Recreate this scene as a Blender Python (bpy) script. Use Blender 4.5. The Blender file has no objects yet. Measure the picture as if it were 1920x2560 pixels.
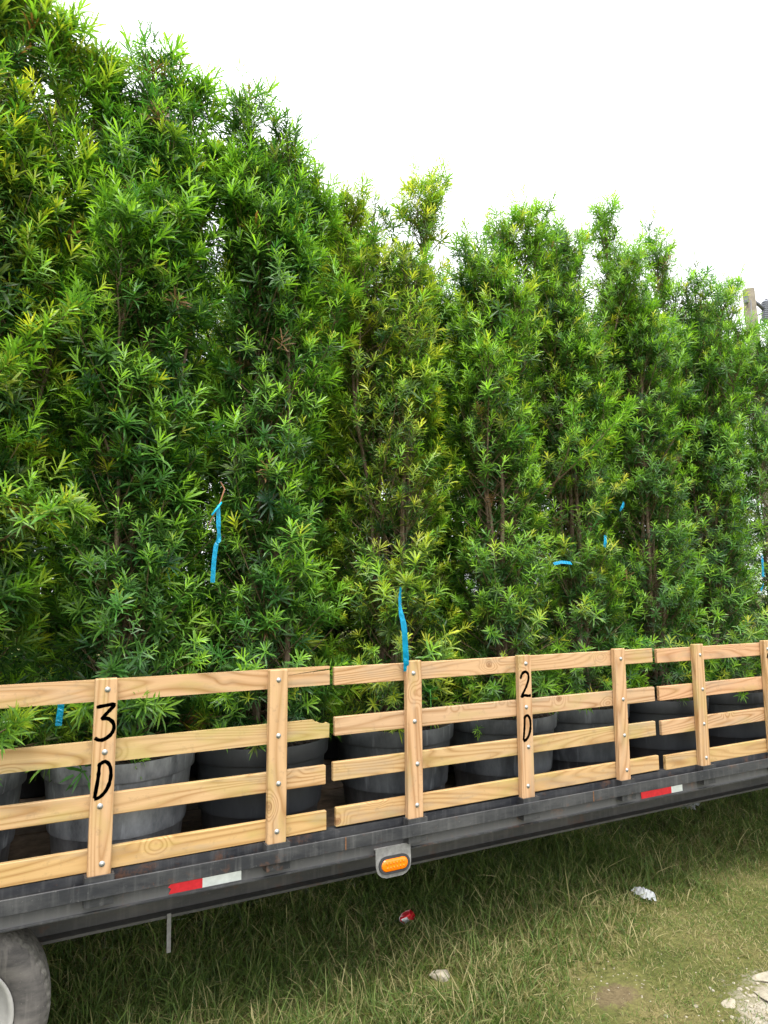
import bpy, bmesh, math, random
import numpy as np
from mathutils import Vector, Matrix

R = math.radians
sc = bpy.context.scene
C = sc.collection

# ------------------------------------------------------------------ camera
cam_d = bpy.data.cameras.new('camera')
cam = bpy.data.objects.new('camera', cam_d)
C.objects.link(cam)
cam_d.sensor_fit = 'HORIZONTAL'
cam_d.sensor_width = 36.0
cam_d.lens = 1727.3 / 1920 * 36.0
cam_d.clip_start = 0.05
cam_d.clip_end = 3000
YAW, PITCH, ROLL = R(27.945), R(7.01), R(-0.473)
fw = Vector((math.sin(YAW)*math.cos(PITCH), math.cos(YAW)*math.cos(PITCH), math.sin(PITCH)))
r0 = Vector((math.cos(YAW), -math.sin(YAW), 0))
u0 = r0.cross(fw)
rr = r0*math.cos(ROLL) + u0*math.sin(ROLL)
uu = u0*math.cos(ROLL) - r0*math.sin(ROLL)
M = Matrix((rr, uu, -fw)).transposed().to_4x4()
M.translation = (0, 0, 1.95)
cam.matrix_world = M
sc.camera = cam

# ------------------------------------------------------------------ world: bright, even overcast
SUN_EL, SUN_AZ = R(68), R(205)          # azimuth clockwise from +Y
w = bpy.data.worlds.new('World')
sc.world = w
w.use_nodes = True
nt = w.node_tree
nt.nodes.clear()
sky = nt.nodes.new('ShaderNodeTexSky')
sky.sky_type = 'NISHITA'
sky.sun_disc = False
sky.sun_elevation = SUN_EL
sky.sun_rotation = SUN_AZ
sky.air_density = 1.0
sky.dust_density = 6.0
sky.ozone_density = 1.0
hs = nt.nodes.new('ShaderNodeHueSaturation')
hs.inputs['Saturation'].default_value = 0.12
mixw = nt.nodes.new('ShaderNodeMix')
mixw.data_type = 'RGBA'
mixw.inputs['Factor'].default_value = 0.78
mixw.inputs['B'].default_value = (7.6, 7.8, 8.0, 1)      # cloud sheet
bg = nt.nodes.new('ShaderNodeBackground')
bg.inputs['Strength'].default_value = 0.14
wo = nt.nodes.new('ShaderNodeOutputWorld')
nt.links.new(sky.outputs[0], hs.inputs['Color'])
nt.links.new(hs.outputs[0], mixw.inputs['A'])
nt.links.new(mixw.outputs['Result'], bg.inputs['Color'])
nt.links.new(bg.outputs[0], wo.inputs[0])

sun_d = bpy.data.lights.new('sun', 'SUN')
sun_d.energy = 1.4
sun_d.angle = R(25)
sun_d.color = (1.0, 0.96, 0.9)
sun = bpy.data.objects.new('sun', sun_d)
C.objects.link(sun)
sdir = Vector((math.sin(SUN_AZ)*math.cos(SUN_EL), math.cos(SUN_AZ)*math.cos(SUN_EL), math.sin(SUN_EL)))
sun.rotation_euler = sdir.to_track_quat('Z', 'Y').to_euler()
sun.location = (0, 0, 20)

sc.view_settings.view_transform = 'Standard'
sc.view_settings.look = 'None'
sc.view_settings.gamma = 1.0
sc.view_settings.use_curve_mapping = False
sc.view_settings.exposure = 1.42
sc.render.engine = 'CYCLES'
sc.cycles.max_bounces = 8
sc.cycles.diffuse_bounces = 4
sc.cycles.transmission_bounces = 4
sc.cycles.glossy_bounces = 3

# ------------------------------------------------------------------ helpers
def link(o, parent=None):
    C.objects.link(o)
    if parent is not None:
        o.parent = parent
    return o

def tag(o, label=None, cat=None, group=None, kind=None):
    if label: o['label'] = label
    if cat: o['category'] = cat
    if group: o['group'] = group
    if kind: o['kind'] = kind
    return o

def empty(name, loc=(0, 0, 0)):
    o = bpy.data.objects.new(name, None)
    o.empty_display_size = 0.1
    o.location = loc
    return link(o)

def bm_obj(name, bm, mats, parent=None, loc=(0, 0, 0), rot=(0, 0, 0), smooth=False):
    me = bpy.data.meshes.new(name)
    bm.normal_update()
    bm.to_mesh(me)
    bm.free()
    if not isinstance(mats, (list, tuple)): mats = [mats]
    for m in mats: me.materials.append(m)
    if smooth: me.shade_smooth()
    o = bpy.data.objects.new(name, me)
    o.location = loc
    o.rotation_euler = rot
    return link(o, parent)

def np_mesh(name, verts, faces_list, mats, col=None, mat_idx=None, smooth=False):
    """faces_list: list of int arrays (n,k)."""
    me = bpy.data.meshes.new(name)
    verts = np.asarray(verts, np.float32)
    me.vertices.add(len(verts))
    me.vertices.foreach_set('co', verts.ravel())
    loops = np.concatenate([f.ravel() for f in faces_list]).astype(np.int32)
    sizes = np.concatenate([np.full(len(f), f.shape[1], np.int32) for f in faces_list])
    starts = np.concatenate([[0], np.cumsum(sizes)[:-1]]).astype(np.int32)
    me.loops.add(len(loops))
    me.loops.foreach_set('vertex_index', loops)
    me.polygons.add(len(sizes))
    me.polygons.foreach_set('loop_start', starts)
    for m in mats: me.materials.append(m)
    if mat_idx is not None:
        me.polygons.foreach_set('material_index', np.asarray(mat_idx, np.int32))
    if smooth:
        me.polygons.foreach_set('use_smooth', np.ones(len(sizes), bool))
    else:
        me.polygons.foreach_set('use_smooth', np.zeros(len(sizes), bool))
    if col is not None:
        a = me.color_attributes.new('tint', 'FLOAT_COLOR', 'POINT')
        c4 = np.ones((len(verts), 4), np.float32)
        c4[:, :3] = col
        a.data.foreach_set('color', c4.ravel())
    me.update()
    me.validate()
    return me

def box_bm(sx, sy, sz, bev=0.0, seg=1):
    bm = bmesh.new()
    bmesh.ops.create_cube(bm, size=1)
    for v in bm.verts:
        v.co.x *= sx; v.co.y *= sy; v.co.z *= sz
    if bev > 0:
        bmesh.ops.bevel(bm, geom=bm.edges[:], offset=bev, segments=seg, affect='EDGES', profile=0.5)
    return bm

def box(name, x0, x1, y0, y1, z0, z1, mat, parent=None, base=(0, 0, 0), bev=0.0, rot=(0, 0, 0)):
    bm = box_bm(x1-x0, y1-y0, z1-z0, bev)
    return bm_obj(name, bm, mat, parent, ((x0+x1)/2-base[0], (y0+y1)/2-base[1], (z0+z1)/2-base[2]), rot)

def poly_extrude(pts, y0, y1, bev=0.0):
    """outline in XZ, extruded along Y"""
    bm = bmesh.new()
    vs = [bm.verts.new((x, y0, z)) for x, z in pts]
    f = bm.faces.new(vs)
    r = bmesh.ops.extrude_face_region(bm, geom=[f])
    for g in r['geom']:
        if isinstance(g, bmesh.types.BMVert): g.co.y = y1
    bmesh.ops.recalc_face_normals(bm, faces=bm.faces[:])
    if bev > 0:
        bmesh.ops.bevel(bm, geom=bm.edges[:], offset=bev, segments=1, affect='EDGES')
    bmesh.ops.triangulate(bm, faces=[f for f in bm.faces if len(f.verts) > 4])
    return bm

def lathe(profile, n=48, axis='Z', wob=None):
    """profile list of (r, h)"""
    bm = bmesh.new()
    rings = []
    for k, (r, h) in enumerate(profile):
        ring = []
        for i in range(n):
            a = 2*math.pi*i/n
            rad = r * (wob(a, k) if wob else 1)
            if axis == 'Z': co = (rad*math.cos(a), rad*math.sin(a), h)
            else: co = (rad*math.cos(a), h, rad*math.sin(a))
            ring.append(bm.verts.new(co))
        rings.append(ring)
    for a, b in zip(rings, rings[1:]):
        for i in range(n):
            j = (i+1) % n
            bm.faces.new((a[i], a[j], b[j], b[i]))
    bmesh.ops.recalc_face_normals(bm, faces=bm.faces[:])
    return bm

def tube_arrays(pts, rad, n=6):
    pts = np.asarray(pts, float)
    rad = np.asarray(rad, float)
    t = np.gradient(pts, axis=0)
    t /= np.linalg.norm(t, axis=1)[:, None] + 1e-9
    ref = np.where(np.abs(t[:, 2:3]) > 0.9, np.array([[1., 0, 0]]), np.array([[0, 0, 1.]]))
    u = np.cross(t, ref); u /= np.linalg.norm(u, axis=1)[:, None] + 1e-9
    v = np.cross(t, u)
    a = np.arange(n)*2*np.pi/n
    V = pts[:, None] + rad[:, None, None]*(np.cos(a)[None, :, None]*u[:, None]+np.sin(a)[None, :, None]*v[:, None])
    m = len(pts)
    i = np.arange(m-1)[:, None]*n
    j = np.arange(n)[None]; j2 = (j+1) % n
    F = np.stack([i+j, i+j2, i+n+j2, i+n+j], -1).reshape(-1, 4)
    return V.reshape(-1, 3), F

def tube(name, pts, rad, mat, parent=None, n=8, base=(0, 0, 0)):
    V, F = tube_arrays(np.asarray(pts)-np.asarray(base), np.full(len(pts), rad) if np.isscalar(rad) else rad, n)
    capA = np.arange(n)[None, ::-1]; capB = (len(V)-n+np.arange(n))[None]
    me = np_mesh(name, V, [F, capA, capB], [mat], smooth=True)
    return link(bpy.data.objects.new(name, me), parent)

def lump(name, sx, sy, sz, mat, seed, parent=None, loc=(0, 0, 0), sub=3, amp=0.25, rot=0, facet=False):
    rnd = random.Random(seed)
    bm = bmesh.new()
    bmesh.ops.create_icosphere(bm, subdivisions=sub, radius=1)
    ph = [(Vector((rnd.gauss(0, 1), rnd.gauss(0, 1), rnd.gauss(0, 1)))*f, rnd.random()*6.28, f) for f in (1.2, 1.7, 2.5, 3.7, 5.5) for _ in range(2)]
    for v in bm.verts:
        d = sum(math.sin(v.co.dot(k)+p)/f for k, p, f in ph)
        v.co *= 1+amp*d
        if facet:
            for ax, lim in ((2, .55), (0, .75), (1, .7)):
                if v.co[ax] > lim: v.co[ax] = lim+(v.co[ax]-lim)*.2
        v.co.x *= sx; v.co.y *= sy; v.co.z *= sz
    return bm_obj(name, bm, mat, parent, loc, (0, 0, rot), smooth=not facet)

# ------------------------------------------------------------------ materials
def newmat(name):
    m = bpy.data.materials.new(name)
    m.use_nodes = True
    n = m.node_tree
    return m, n, n.nodes, n.links, n.nodes['Principled BSDF']

def N(ns, t, **kw):
    n = ns.new(t)
    for k, v in kw.items():
        if k in n.inputs: n.inputs[k].default_value = v
        else: setattr(n, k, v)
    return n

def ramp(ns, stops):
    r = ns.new('ShaderNodeValToRGB')
    e = r.color_ramp.elements
    while len(e) < len(stops): e.new(0.5)
    for el, (p, c) in zip(e, stops):
        el.position = p
        el.color = (*c, 1) if len(c) == 3 else c
    return r

def mixc(ns, ls, fac, a, b, mode='MIX'):
    m = ns.new('ShaderNodeMix'); m.data_type = 'RGBA'; m.blend_type = mode
    for sock, val in (('Factor', fac), ('A', a), ('B', b)):
        if hasattr(val, 'default_value'): ls.new(val, m.inputs[sock])
        elif sock == 'Factor': m.inputs[sock].default_value = val
        else: m.inputs[sock].default_value = (*val, 1)
    return m.outputs['Result']

def math_n(ns, ls, op, a, b=None, c=None):
    m = ns.new('ShaderNodeMath'); m.operation = op
    for i, v in enumerate((a, b, c)):
        if v is None: continue
        if hasattr(v, 'default_value'): ls.new(v, m.inputs[i])
        else: m.inputs[i].default_value = v
    return m.outputs[0]

def wood_mat():
    m, n, ns, ls, P = newmat('pine_lumber')
    tc = ns.new('ShaderNodeTexCoord'); oi = ns.new('ShaderNodeObjectInfo')
    off = ns.new('ShaderNodeVectorMath'); off.operation = 'SCALE'
    off.inputs[0].default_value = (37.0, 11.3, 23.7)
    ls.new(oi.outputs['Random'], off.inputs['Scale'])
    add = ns.new('ShaderNodeVectorMath'); add.operation = 'ADD'
    ls.new(tc.outputs['Object'], add.inputs[0]); ls.new(off.outputs[0], add.inputs[1])
    # knots
    vo = N(ns, 'ShaderNodeTexVoronoi', Scale=3.9, Randomness=1.0)
    mk = N(ns, 'ShaderNodeMapping'); mk.inputs['Scale'].default_value = (0.85, 0.3, 1.1)
    ls.new(add.outputs[0], mk.inputs[0]); ls.new(mk.outputs[0], vo.inputs['Vector'])
    kd = vo.outputs['Distance']
    kinf = N(ns, 'ShaderNodeMapRange'); kinf.interpolation_type = 'SMOOTHERSTEP'
    kinf.inputs['From Min'].default_value = 0.02; kinf.inputs['From Max'].default_value = 0.30
    kinf.inputs['To Min'].default_value = 1; kinf.inputs['To Max'].default_value = 0
    ls.new(kd, kinf.inputs['Value'])
    mg = N(ns, 'ShaderNodeMapping'); mg.inputs['Scale'].default_value = (0.62, 7.0, 7.0)
    ls.new(add.outputs[0], mg.inputs[0])
    no = N(ns, 'ShaderNodeTexNoise', Scale=1.0, Detail=1.2, Roughness=0.4, Distortion=0.25)
    ls.new(mg.outputs[0], no.inputs['Vector'])
    field = math_n(ns, ls, 'ADD', math_n(ns, ls, 'MULTIPLY', no.outputs[0], 17.0), math_n(ns, ls, 'MULTIPLY', kinf.outputs[0], 3.2))
    fr = math_n(ns, ls, 'FRACT', field)
    grain = ramp(ns, [(0.0, (0.60, 0.60, 0.60)), (0.30, (0.05, 0.05, 0.05)), (0.62, (0.15, 0.15, 0.15)), (0.90, (1, 1, 1)), (1.0, (0.60, 0.60, 0.60))])
    ls.new(fr, grain.inputs[0])
    # how strongly the grain shows varies
    var = N(ns, 'ShaderNodeTexNoise', Scale=2.2, Detail=2.0)
    ls.new(add.outputs[0], var.inputs['Vector'])
    gstr = N(ns, 'ShaderNodeMapRange'); gstr.inputs['From Min'].default_value = .35; gstr.inputs['From Max'].default_value = .68
    gstr.inputs['To Min'].default_value = .5; gstr.inputs['To Max'].default_value = 1.0
    ls.new(var.outputs[0], gstr.inputs['Value'])
    gf = math_n(ns, ls, 'MULTIPLY', grain.outputs[0], gstr.outputs[0])
    # fibres
    mf = N(ns, 'ShaderNodeMapping'); mf.inputs['Scale'].default_value = (6, 260, 260)
    ls.new(add.outputs[0], mf.inputs[0])
    fib = N(ns, 'ShaderNodeTexNoise', Scale=1.0, Detail=3.0)
    ls.new(mf.outputs[0], fib.inputs['Vector'])
    early = mixc(ns, ls, oi.outputs['Random'], (0.570, 0.355, 0.196), (0.545, 0.352, 0.184))
    late = mixc(ns, ls, oi.outputs['Random'], (0.265, 0.120, 0.040), (0.275, 0.143, 0.044))
    col = mixc(ns, ls, gf, early, late)
    col = mixc(ns, ls, math_n(ns, ls, 'MULTIPLY', fib.outputs[0], 0.35), col, (0.30, 0.17, 0.075), 'MIX')
    # greenish preservative blotches
    gr = N(ns, 'ShaderNodeTexNoise', Scale=3.4, Detail=4.0)
    mg2 = N(ns, 'ShaderNodeMapping'); mg2.inputs['Scale'].default_value = (1, 1, 3); mg2.inputs['Location'].default_value = (5, 3, 9)
    ls.new(add.outputs[0], mg2.inputs[0]); ls.new(mg2.outputs[0], gr.inputs['Vector'])
    grr = ramp(ns, [(0.52, (0, 0, 0)), (0.74, (0.55, 0.55, 0.55))]); ls.new(gr.outputs[0], grr.inputs[0])
    col = mixc(ns, ls, grr.outputs[0], col, (0.34, 0.28, 0.08))
    # dirt specks and smears
    dt = N(ns, 'ShaderNodeTexNoise', Scale=26.0, Detail=6.0, Roughness=0.7)
    ls.new(add.outputs[0], dt.inputs['Vector'])
    dr = ramp(ns, [(0.56, (0, 0, 0)), (0.76, (0.6, 0.6, 0.6))]); ls.new(dt.outputs[0], dr.inputs[0])
    col = mixc(ns, ls, dr.outputs[0], col, (0.22, 0.15, 0.085))
    col = mixc(ns, ls, 1.0, col, oi.outputs['Color'], 'MULTIPLY')
    wn = N(ns, 'ShaderNodeTexNoise', Scale=1.0, Detail=5.0, Roughness=0.65)
    mw = N(ns, 'ShaderNodeMapping'); mw.inputs['Scale'].default_value = (2.2, 14, 14); mw.inputs['Location'].default_value = (9, 4, 2)
    ls.new(add.outputs[0], mw.inputs[0]); ls.new(mw.outputs[0], wn.inputs['Vector'])
    wr = ramp(ns, [(0.52, (0, 0, 0)), (0.72, (0.55, 0.55, 0.55))]); ls.new(wn.outputs[0], wr.inputs[0])
    col = mixc(ns, ls, wr.outputs[0], col, (0.30, 0.235, 0.165))
    # knot core
    kr = ramp(ns, [(0.0, (1, 1, 1)), (0.040, (0.85, 0.85, 0.85)), (0.055, (0.3, 0.3, 0.3)), (0.066, (0.9, 0.9, 0.9)), (0.085, (0, 0, 0))])
    ls.new(kd, kr.inputs[0])
    col = mixc(ns, ls, math_n(ns, ls, 'MULTIPLY', kr.outputs[0], 0.8), col, (0.17, 0.075, 0.03))
    ls.new(col, P.inputs['Base Color'])
    P.inputs['Roughness'].default_value = 0.72
    P.inputs['Specular IOR Level'].default_value = 0.3
    b = N(ns, 'ShaderNodeBump', Strength=0.25, Distance=0.002)
    hsum = math_n(ns, ls, 'SUBTRACT', fib.outputs[0], math_n(ns, ls, 'MULTIPLY', gf, 0.5))
    ls.new(hsum, b.inputs['Height']); ls.new(b.outputs[0], P.inputs['Normal'])
    return m

def steel_mat(name, base, dust, dust_amt, rust_amt=0.0, rough=0.55):
    m, n, ns, ls, P = newmat(name)
    g = ns.new('ShaderNodeNewGeometry')
    no = N(ns, 'ShaderNodeTexNoise', Scale=5.0, Detail=8.0, Roughness=0.68)
    mp = N(ns, 'ShaderNodeMapping'); mp.inputs['Scale'].default_value = (0.6, 1.0, 2.2)
    ls.new(g.outputs['Position'], mp.inputs[0]); ls.new(mp.outputs[0], no.inputs['Vector'])
    r = ramp(ns, [(0.40, (0, 0, 0)), (0.75, (1, 1, 1))]); ls.new(no.outputs[0], r.inputs[0])
    col = mixc(ns, ls, math_n(ns, ls, 'MULTIPLY', r.outputs[0], dust_amt), base, dust)
    # vertical streaks
    st = N(ns, 'ShaderNodeTexNoise', Scale=1.0, Detail=5.0, Roughness=0.6)
    ms = N(ns, 'ShaderNodeMapping'); ms.inputs['Scale'].default_value = (30, 30, 2.5)
    ls.new(g.outputs['Position'], ms.inputs[0]); ls.new(ms.outputs[0], st.inputs['Vector'])
    sr = ramp(ns, [(0.52, (0, 0, 0)), (0.72, (1, 1, 1))]); ls.new(st.outputs[0], sr.inputs[0])
    col = mixc(ns, ls, math_n(ns, ls, 'MULTIPLY', sr.outputs[0], dust_amt*0.9), col, dust)
    # scratches / chips
    sp = N(ns, 'ShaderNodeTexNoise', Scale=55.0, Detail=3.0, Roughness=0.8)
    ls.new(g.outputs['Position'], sp.inputs['Vector'])
    pr = ramp(ns, [(0.63, (0, 0, 0)), (0.70, (1, 1, 1))]); ls.new(sp.outputs[0], pr.inputs[0])
    col = mixc(ns, ls, math_n(ns, ls, 'MULTIPLY', pr.outputs[0], 0.6), col, dust)
    if rust_amt:
        ru = N(ns, 'ShaderNodeTexNoise', Scale=7.0, Detail=9.0, Roughness=0.78)
        mr = N(ns, 'ShaderNodeMapping'); mr.inputs['Location'].default_value = (3.3, 7, 1)
        ls.new(g.outputs['Position'], mr.inputs[0]); ls.new(mr.outputs[0], ru.inputs['Vector'])
        rr_ = ramp(ns, [(0.56, (0, 0, 0)), (0.66, (1, 1, 1))]); ls.new(ru.outputs[0], rr_.inputs[0])
        col = mixc(ns, ls, math_n(ns, ls, 'MULTIPLY', rr_.outputs[0], rust_amt), col, (0.13, 0.055, 0.025))
    if name == 'black_trailer_paint':            # road dust caked along the bottom edge
        sx = ns.new('ShaderNodeSeparateXYZ'); ls.new(g.outputs['Position'], sx.inputs[0])
        q = N(ns, 'ShaderNodeMapRange'); q.inputs['From Min'].default_value = .690; q.inputs['From Max'].default_value = .745
        q.inputs['To Min'].default_value = .75; q.inputs['To Max'].default_value = 0
        ls.new(math_n(ns, ls, 'ADD', sx.outputs[2], math_n(ns, ls, 'MULTIPLY', math_n(ns, ls, 'SUBTRACT', no.outputs[0], .5), .06)), q.inputs['Value'])
        col = mixc(ns, ls, q.outputs[0], col, (.13, .128, .125))
    ls.new(col, P.inputs['Base Color'])
    P.inputs['Roughness'].default_value = rough
    P.inputs['Specular IOR Level'].default_value = 0.4
    b = N(ns, 'ShaderNodeBump', Strength=0.2, Distance=0.003)
    ls.new(no.outputs[0], b.inputs['Height']); ls.new(b.outputs[0], P.inputs['Normal'])
    return m

def plain(name, col, rough=0.6, var=0.15, scale=20.0, metallic=0.0, spec=0.4, bump=0.0, coords='Object'):
    m, n, ns, ls, P = newmat(name)
    tc = ns.new('ShaderNodeTexCoord')
    no = N(ns, 'ShaderNodeTexNoise', Scale=scale, Detail=5.0, Roughness=0.6)
    ls.new(tc.outputs[coords], no.inputs['Vector'])
    lo = tuple(c*(1-var) for c in col); hi = tuple(min(1, c*(1+var)) for c in col)
    r = ramp(ns, [(0.3, lo), (0.7, hi)]); ls.new(no.outputs[0], r.inputs[0])
    ls.new(r.outputs[0], P.inputs['Base Color'])
    P.inputs['Roughness'].default_value = rough
    P.inputs['Metallic'].default_value = metallic
    P.inputs['Specular IOR Level'].default_value = spec
    if bump:
        b = N(ns, 'ShaderNodeBump', Strength=bump, Distance=0.01)
        ls.new(no.outputs[0], b.inputs['Height']); ls.new(b.outputs[0], P.inputs['Normal'])
    return m

def leaf_mat(name, trans=0.40, rough=0.40, spec=0.5):
    m, n, ns, ls, P = newmat(name)
    at = ns.new('ShaderNodeAttribute'); at.attribute_name = 'tint'
    ls.new(at.outputs['Color'], P.inputs['Base Color'])
    P.inputs['Roughness'].default_value = rough
    P.inputs['Specular IOR Level'].default_value = spec
    tr = ns.new('ShaderNodeBsdfTranslucent')
    br = mixc(ns, ls, 1.0, at.outputs['Color'], (1.6, 1.6, 0.8), 'MULTIPLY')
    ls.new(br, tr.inputs['Color'])
    mx = ns.new('ShaderNodeMixShader'); mx.inputs[0].default_value = trans
    ls.new(P.outputs[0], mx.inputs[1]); ls.new(tr.outputs[0], mx.inputs[2])
    ls.new(mx.outputs[0], ns['Material Output'].inputs[0])
    return m

def pot_mat(name, base, dust, amt):
    m, n, ns, ls, P = newmat(name)
    tc = ns.new('ShaderNodeTexCoord'); oi = ns.new('ShaderNodeObjectInfo')
    off = ns.new('ShaderNodeVectorMath'); off.operation = 'SCALE'; off.inputs[0].default_value = (31, 17, 9)
    ls.new(oi.outputs['Random'], off.inputs['Scale'])
    add = ns.new('ShaderNodeVectorMath'); add.operation = 'ADD'
    ls.new(tc.outputs['Object'], add.inputs[0]); ls.new(off.outputs[0], add.inputs[1])
    mp = N(ns, 'ShaderNodeMapping'); mp.inputs['Scale'].default_value = (1, 1, 0.45)
    ls.new(add.outputs[0], mp.inputs[0])
    a = N(ns, 'ShaderNodeTexNoise', Scale=5.0, Detail=8.0, Roughness=0.7); ls.new(mp.outputs[0], a.inputs['Vector'])
    r = ramp(ns, [(0.38, (0, 0, 0)), (0.72, (1, 1, 1))]); ls.new(a.outputs[0], r.inputs[0])
    col = mixc(ns, ls, math_n(ns, ls, 'MULTIPLY', r.outputs[0], amt), base, dust)
    mp2 = N(ns, 'ShaderNodeMapping'); mp2.inputs['Scale'].default_value = (26, 26, 3)
    ls.new(add.outputs[0], mp2.inputs[0])
    s = N(ns, 'ShaderNodeTexNoise', Scale=1.0, Detail=4.0); ls.new(mp2.outputs[0], s.inputs['Vector'])
    sr = ramp(ns, [(0.60, (0, 0, 0)), (0.72, (1, 1, 1))]); ls.new(s.outputs[0], sr.inputs[0])
    col = mixc(ns, ls, math_n(ns, ls, 'MULTIPLY', sr.outputs[0], amt*0.55), col, tuple(min(1, c*1.5) for c in dust))
    ls.new(col, P.inputs['Base Color'])
    P.inputs['Roughness'].default_value = 0.55
    P.inputs['Specular IOR Level'].default_value = 0.45
    return m

def bark_mat():
    m, n, ns, ls, P = newmat('bark')
    tc = ns.new('ShaderNodeTexCoord')
    mp = N(ns, 'ShaderNodeMapping'); mp.inputs['Scale'].default_value = (60, 60, 8)
    ls.new(tc.outputs['Object'], mp.inputs[0])
    a = N(ns, 'ShaderNodeTexNoise', Scale=1.0, Detail=5.0, Roughness=0.7); ls.new(mp.outputs[0], a.inputs['Vector'])
    r = ramp(ns, [(0.3, (0.07, 0.042, 0.027)), (0.55, (0.16, 0.108, 0.07)), (0.75, (0.25, 0.20, 0.155))]); ls.new(a.outputs[0], r.inputs[0])
    ls.new(r.outputs[0], P.inputs['Base Color']); P.inputs['Roughness'].default_value = 0.85
    b = N(ns, 'ShaderNodeBump', Strength=0.5, Distance=0.004); ls.new(a.outputs[0], b.inputs['Height']); ls.new(b.outputs[0], P.inputs['Normal'])
    return m

def ground_mat():
    m, n, ns, ls, P = newmat('turf_and_dirt')
    g = ns.new('ShaderNodeNewGeometry'); pos = g.outputs['Position']
    a = N(ns, 'ShaderNodeTexNoise', Scale=1.3, Detail=8.0, Roughness=0.65); ls.new(pos, a.inputs['Vector'])
    r = ramp(ns, [(0.33, (0.060, 0.075, 0.020)), (0.5, (0.115, 0.12, 0.038)), (0.68, (0.18, 0.155, 0.068))]); ls.new(a.outputs[0], r.inputs[0])
    f = N(ns, 'ShaderNodeTexNoise', Scale=38.0, Detail=6.0, Roughness=0.75); ls.new(pos, f.inputs['Vector'])
    fr = ramp(ns, [(0.3, (0.5, 0.5, 0.5)), (0.7, (1.45, 1.4, 1.3))]); ls.new(f.outputs[0], fr.inputs[0])
    col = mixc(ns, ls, 1.0, r.outputs[0], fr.outputs[0], 'MULTIPLY')
    # bare patches of dirt
    def patch(cx, cy, rad, stretch):
        sub = ns.new('ShaderNodeVectorMath'); sub.operation = 'SUBTRACT'; sub.inputs[1].default_value = (cx, cy, 0)
        ls.new(pos, sub.inputs[0])
        mm = N(ns, 'ShaderNodeMapping'); mm.inputs['Scale'].default_value = (stretch[0]/rad, stretch[1]/rad, 0); mm.inputs['Rotation'].default_value = (0, 0, stretch[2])
        ls.new(sub.outputs[0], mm.inputs[0])
        ln = ns.new('ShaderNodeVectorMath'); ln.operation = 'LENGTH'; ls.new(mm.outputs[0], ln.inputs[0])
        d = math_n(ns, ls, 'ADD', ln.outputs['Value'], math_n(ns, ls, 'MULTIPLY', math_n(ns, ls, 'SUBTRACT', a.outputs[0], 0.5), 3.2))
        d = math_n(ns, ls, 'ADD', d, math_n(ns, ls, 'MULTIPLY', math_n(ns, ls, 'SUBTRACT', f.outputs[0], 0.5), 1.6))
        q = N(ns, 'ShaderNodeMapRange'); q.interpolation_type = 'SMOOTHSTEP'
        q.inputs['From Min'].default_value = 0.65; q.inputs['From Max'].default_value = 1.1; q.inputs['To Min'].default_value = 1; q.inputs['To Max'].default_value = 0
        ls.new(d, q.inputs['Value'])
        return q.outputs[0]
    dirt = ramp(ns, [(0.3, (0.10, 0.065, 0.04)), (0.55, (0.17, 0.12, 0.075)), (0.75, (0.27, 0.21, 0.14))]); ls.new(f.outputs[0], dirt.inputs[0])
    col = mixc(ns, ls, math_n(ns, ls, 'MULTIPLY', patch(2.74, 2.72, 0.17, (1.0, 1.7, 0.4)), .7), col, dirt.outputs[0])
    chalk = ramp(ns, [(0.3, (0.22, 0.18, 0.12)), (0.5, (0.38, 0.34, 0.27)), (0.7, (0.52, 0.49, 0.42))]); ls.new(f.outputs[0], chalk.inputs[0])
    col = mixc(ns, ls, patch(3.45, 2.18, 0.42, (1.0, 1.4, 0.3)), col, chalk.outputs[0])
    ls.new(col, P.inputs['Base Color']); P.inputs['Roughness'].default_value = 0.95
    P.inputs['Specular IOR Level'].default_value = 0.15
    b = N(ns, 'ShaderNodeBump', Strength=0.8, Distance=0.02); ls.new(f.outputs[0], b.inputs['Height']); ls.new(b.outputs[0], P.inputs['Normal'])
    return m

M_wood = wood_mat()
M_steel = steel_mat('black_trailer_paint', (0.009, 0.010, 0.014), (0.095, 0.094, 0.094), 0.55, 0.6)
M_rail = steel_mat('black_rail_paint', (0.018, 0.019, 0.023), (0.12, 0.118, 0.115), 0.55, 0.5)
M_beam = steel_mat('dusty_frame_paint', (0.050, 0.049, 0.046), (0.12, 0.112, 0.10), 0.6, 0.35, 0.75)
M_pocket = steel_mat('scuffed_pocket_paint', (0.014, 0.015, 0.018), (0.10, 0.098, 0.096), 0.6, 0.6)
M_galv = plain('zinc_bolt', (0.36, 0.36, 0.35), 0.45, 0.3, 60, 0.6)
M_paint, _n, _ns, _ls, _P = newmat('black_paint')
_tc = _ns.new('ShaderNodeTexCoord'); _mp = N(_ns, 'ShaderNodeMapping'); _mp.inputs['Scale'].default_value = (14, 14, 190)
_no = N(_ns, 'ShaderNodeTexNoise', Scale=1.0, Detail=4.0, Roughness=0.7)
_ls.new(_tc.outputs['Object'], _mp.inputs[0]); _ls.new(_mp.outputs[0], _no.inputs['Vector'])
_r = ramp(_ns, [(0.35, (0.012, 0.012, 0.013)), (0.56, (0.022, 0.020, 0.018)), (0.68, (0.16, 0.10, 0.055))]); _ls.new(_no.outputs[0], _r.inputs[0])
_ls.new(_r.outputs[0], _P.inputs['Base Color']); _P.inputs['Roughness'].default_value = 0.65
M_potdark = pot_mat('dark_plastic', (0.014, 0.016, 0.019), (0.06, 0.066, 0.072), 0.35)
M_potmid = pot_mat('charcoal_plastic', (0.018, 0.021, 0.025), (0.13, 0.14, 0.148), 0.7)
M_potdust = pot_mat('dusty_plastic', (0.050, 0.054, 0.060), (0.27, 0.28, 0.29), 1.0)
M_soil = plain('potting_mulch', (0.024, 0.016, 0.011), 0.95, 0.6, 60, bump=1.0)
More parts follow.
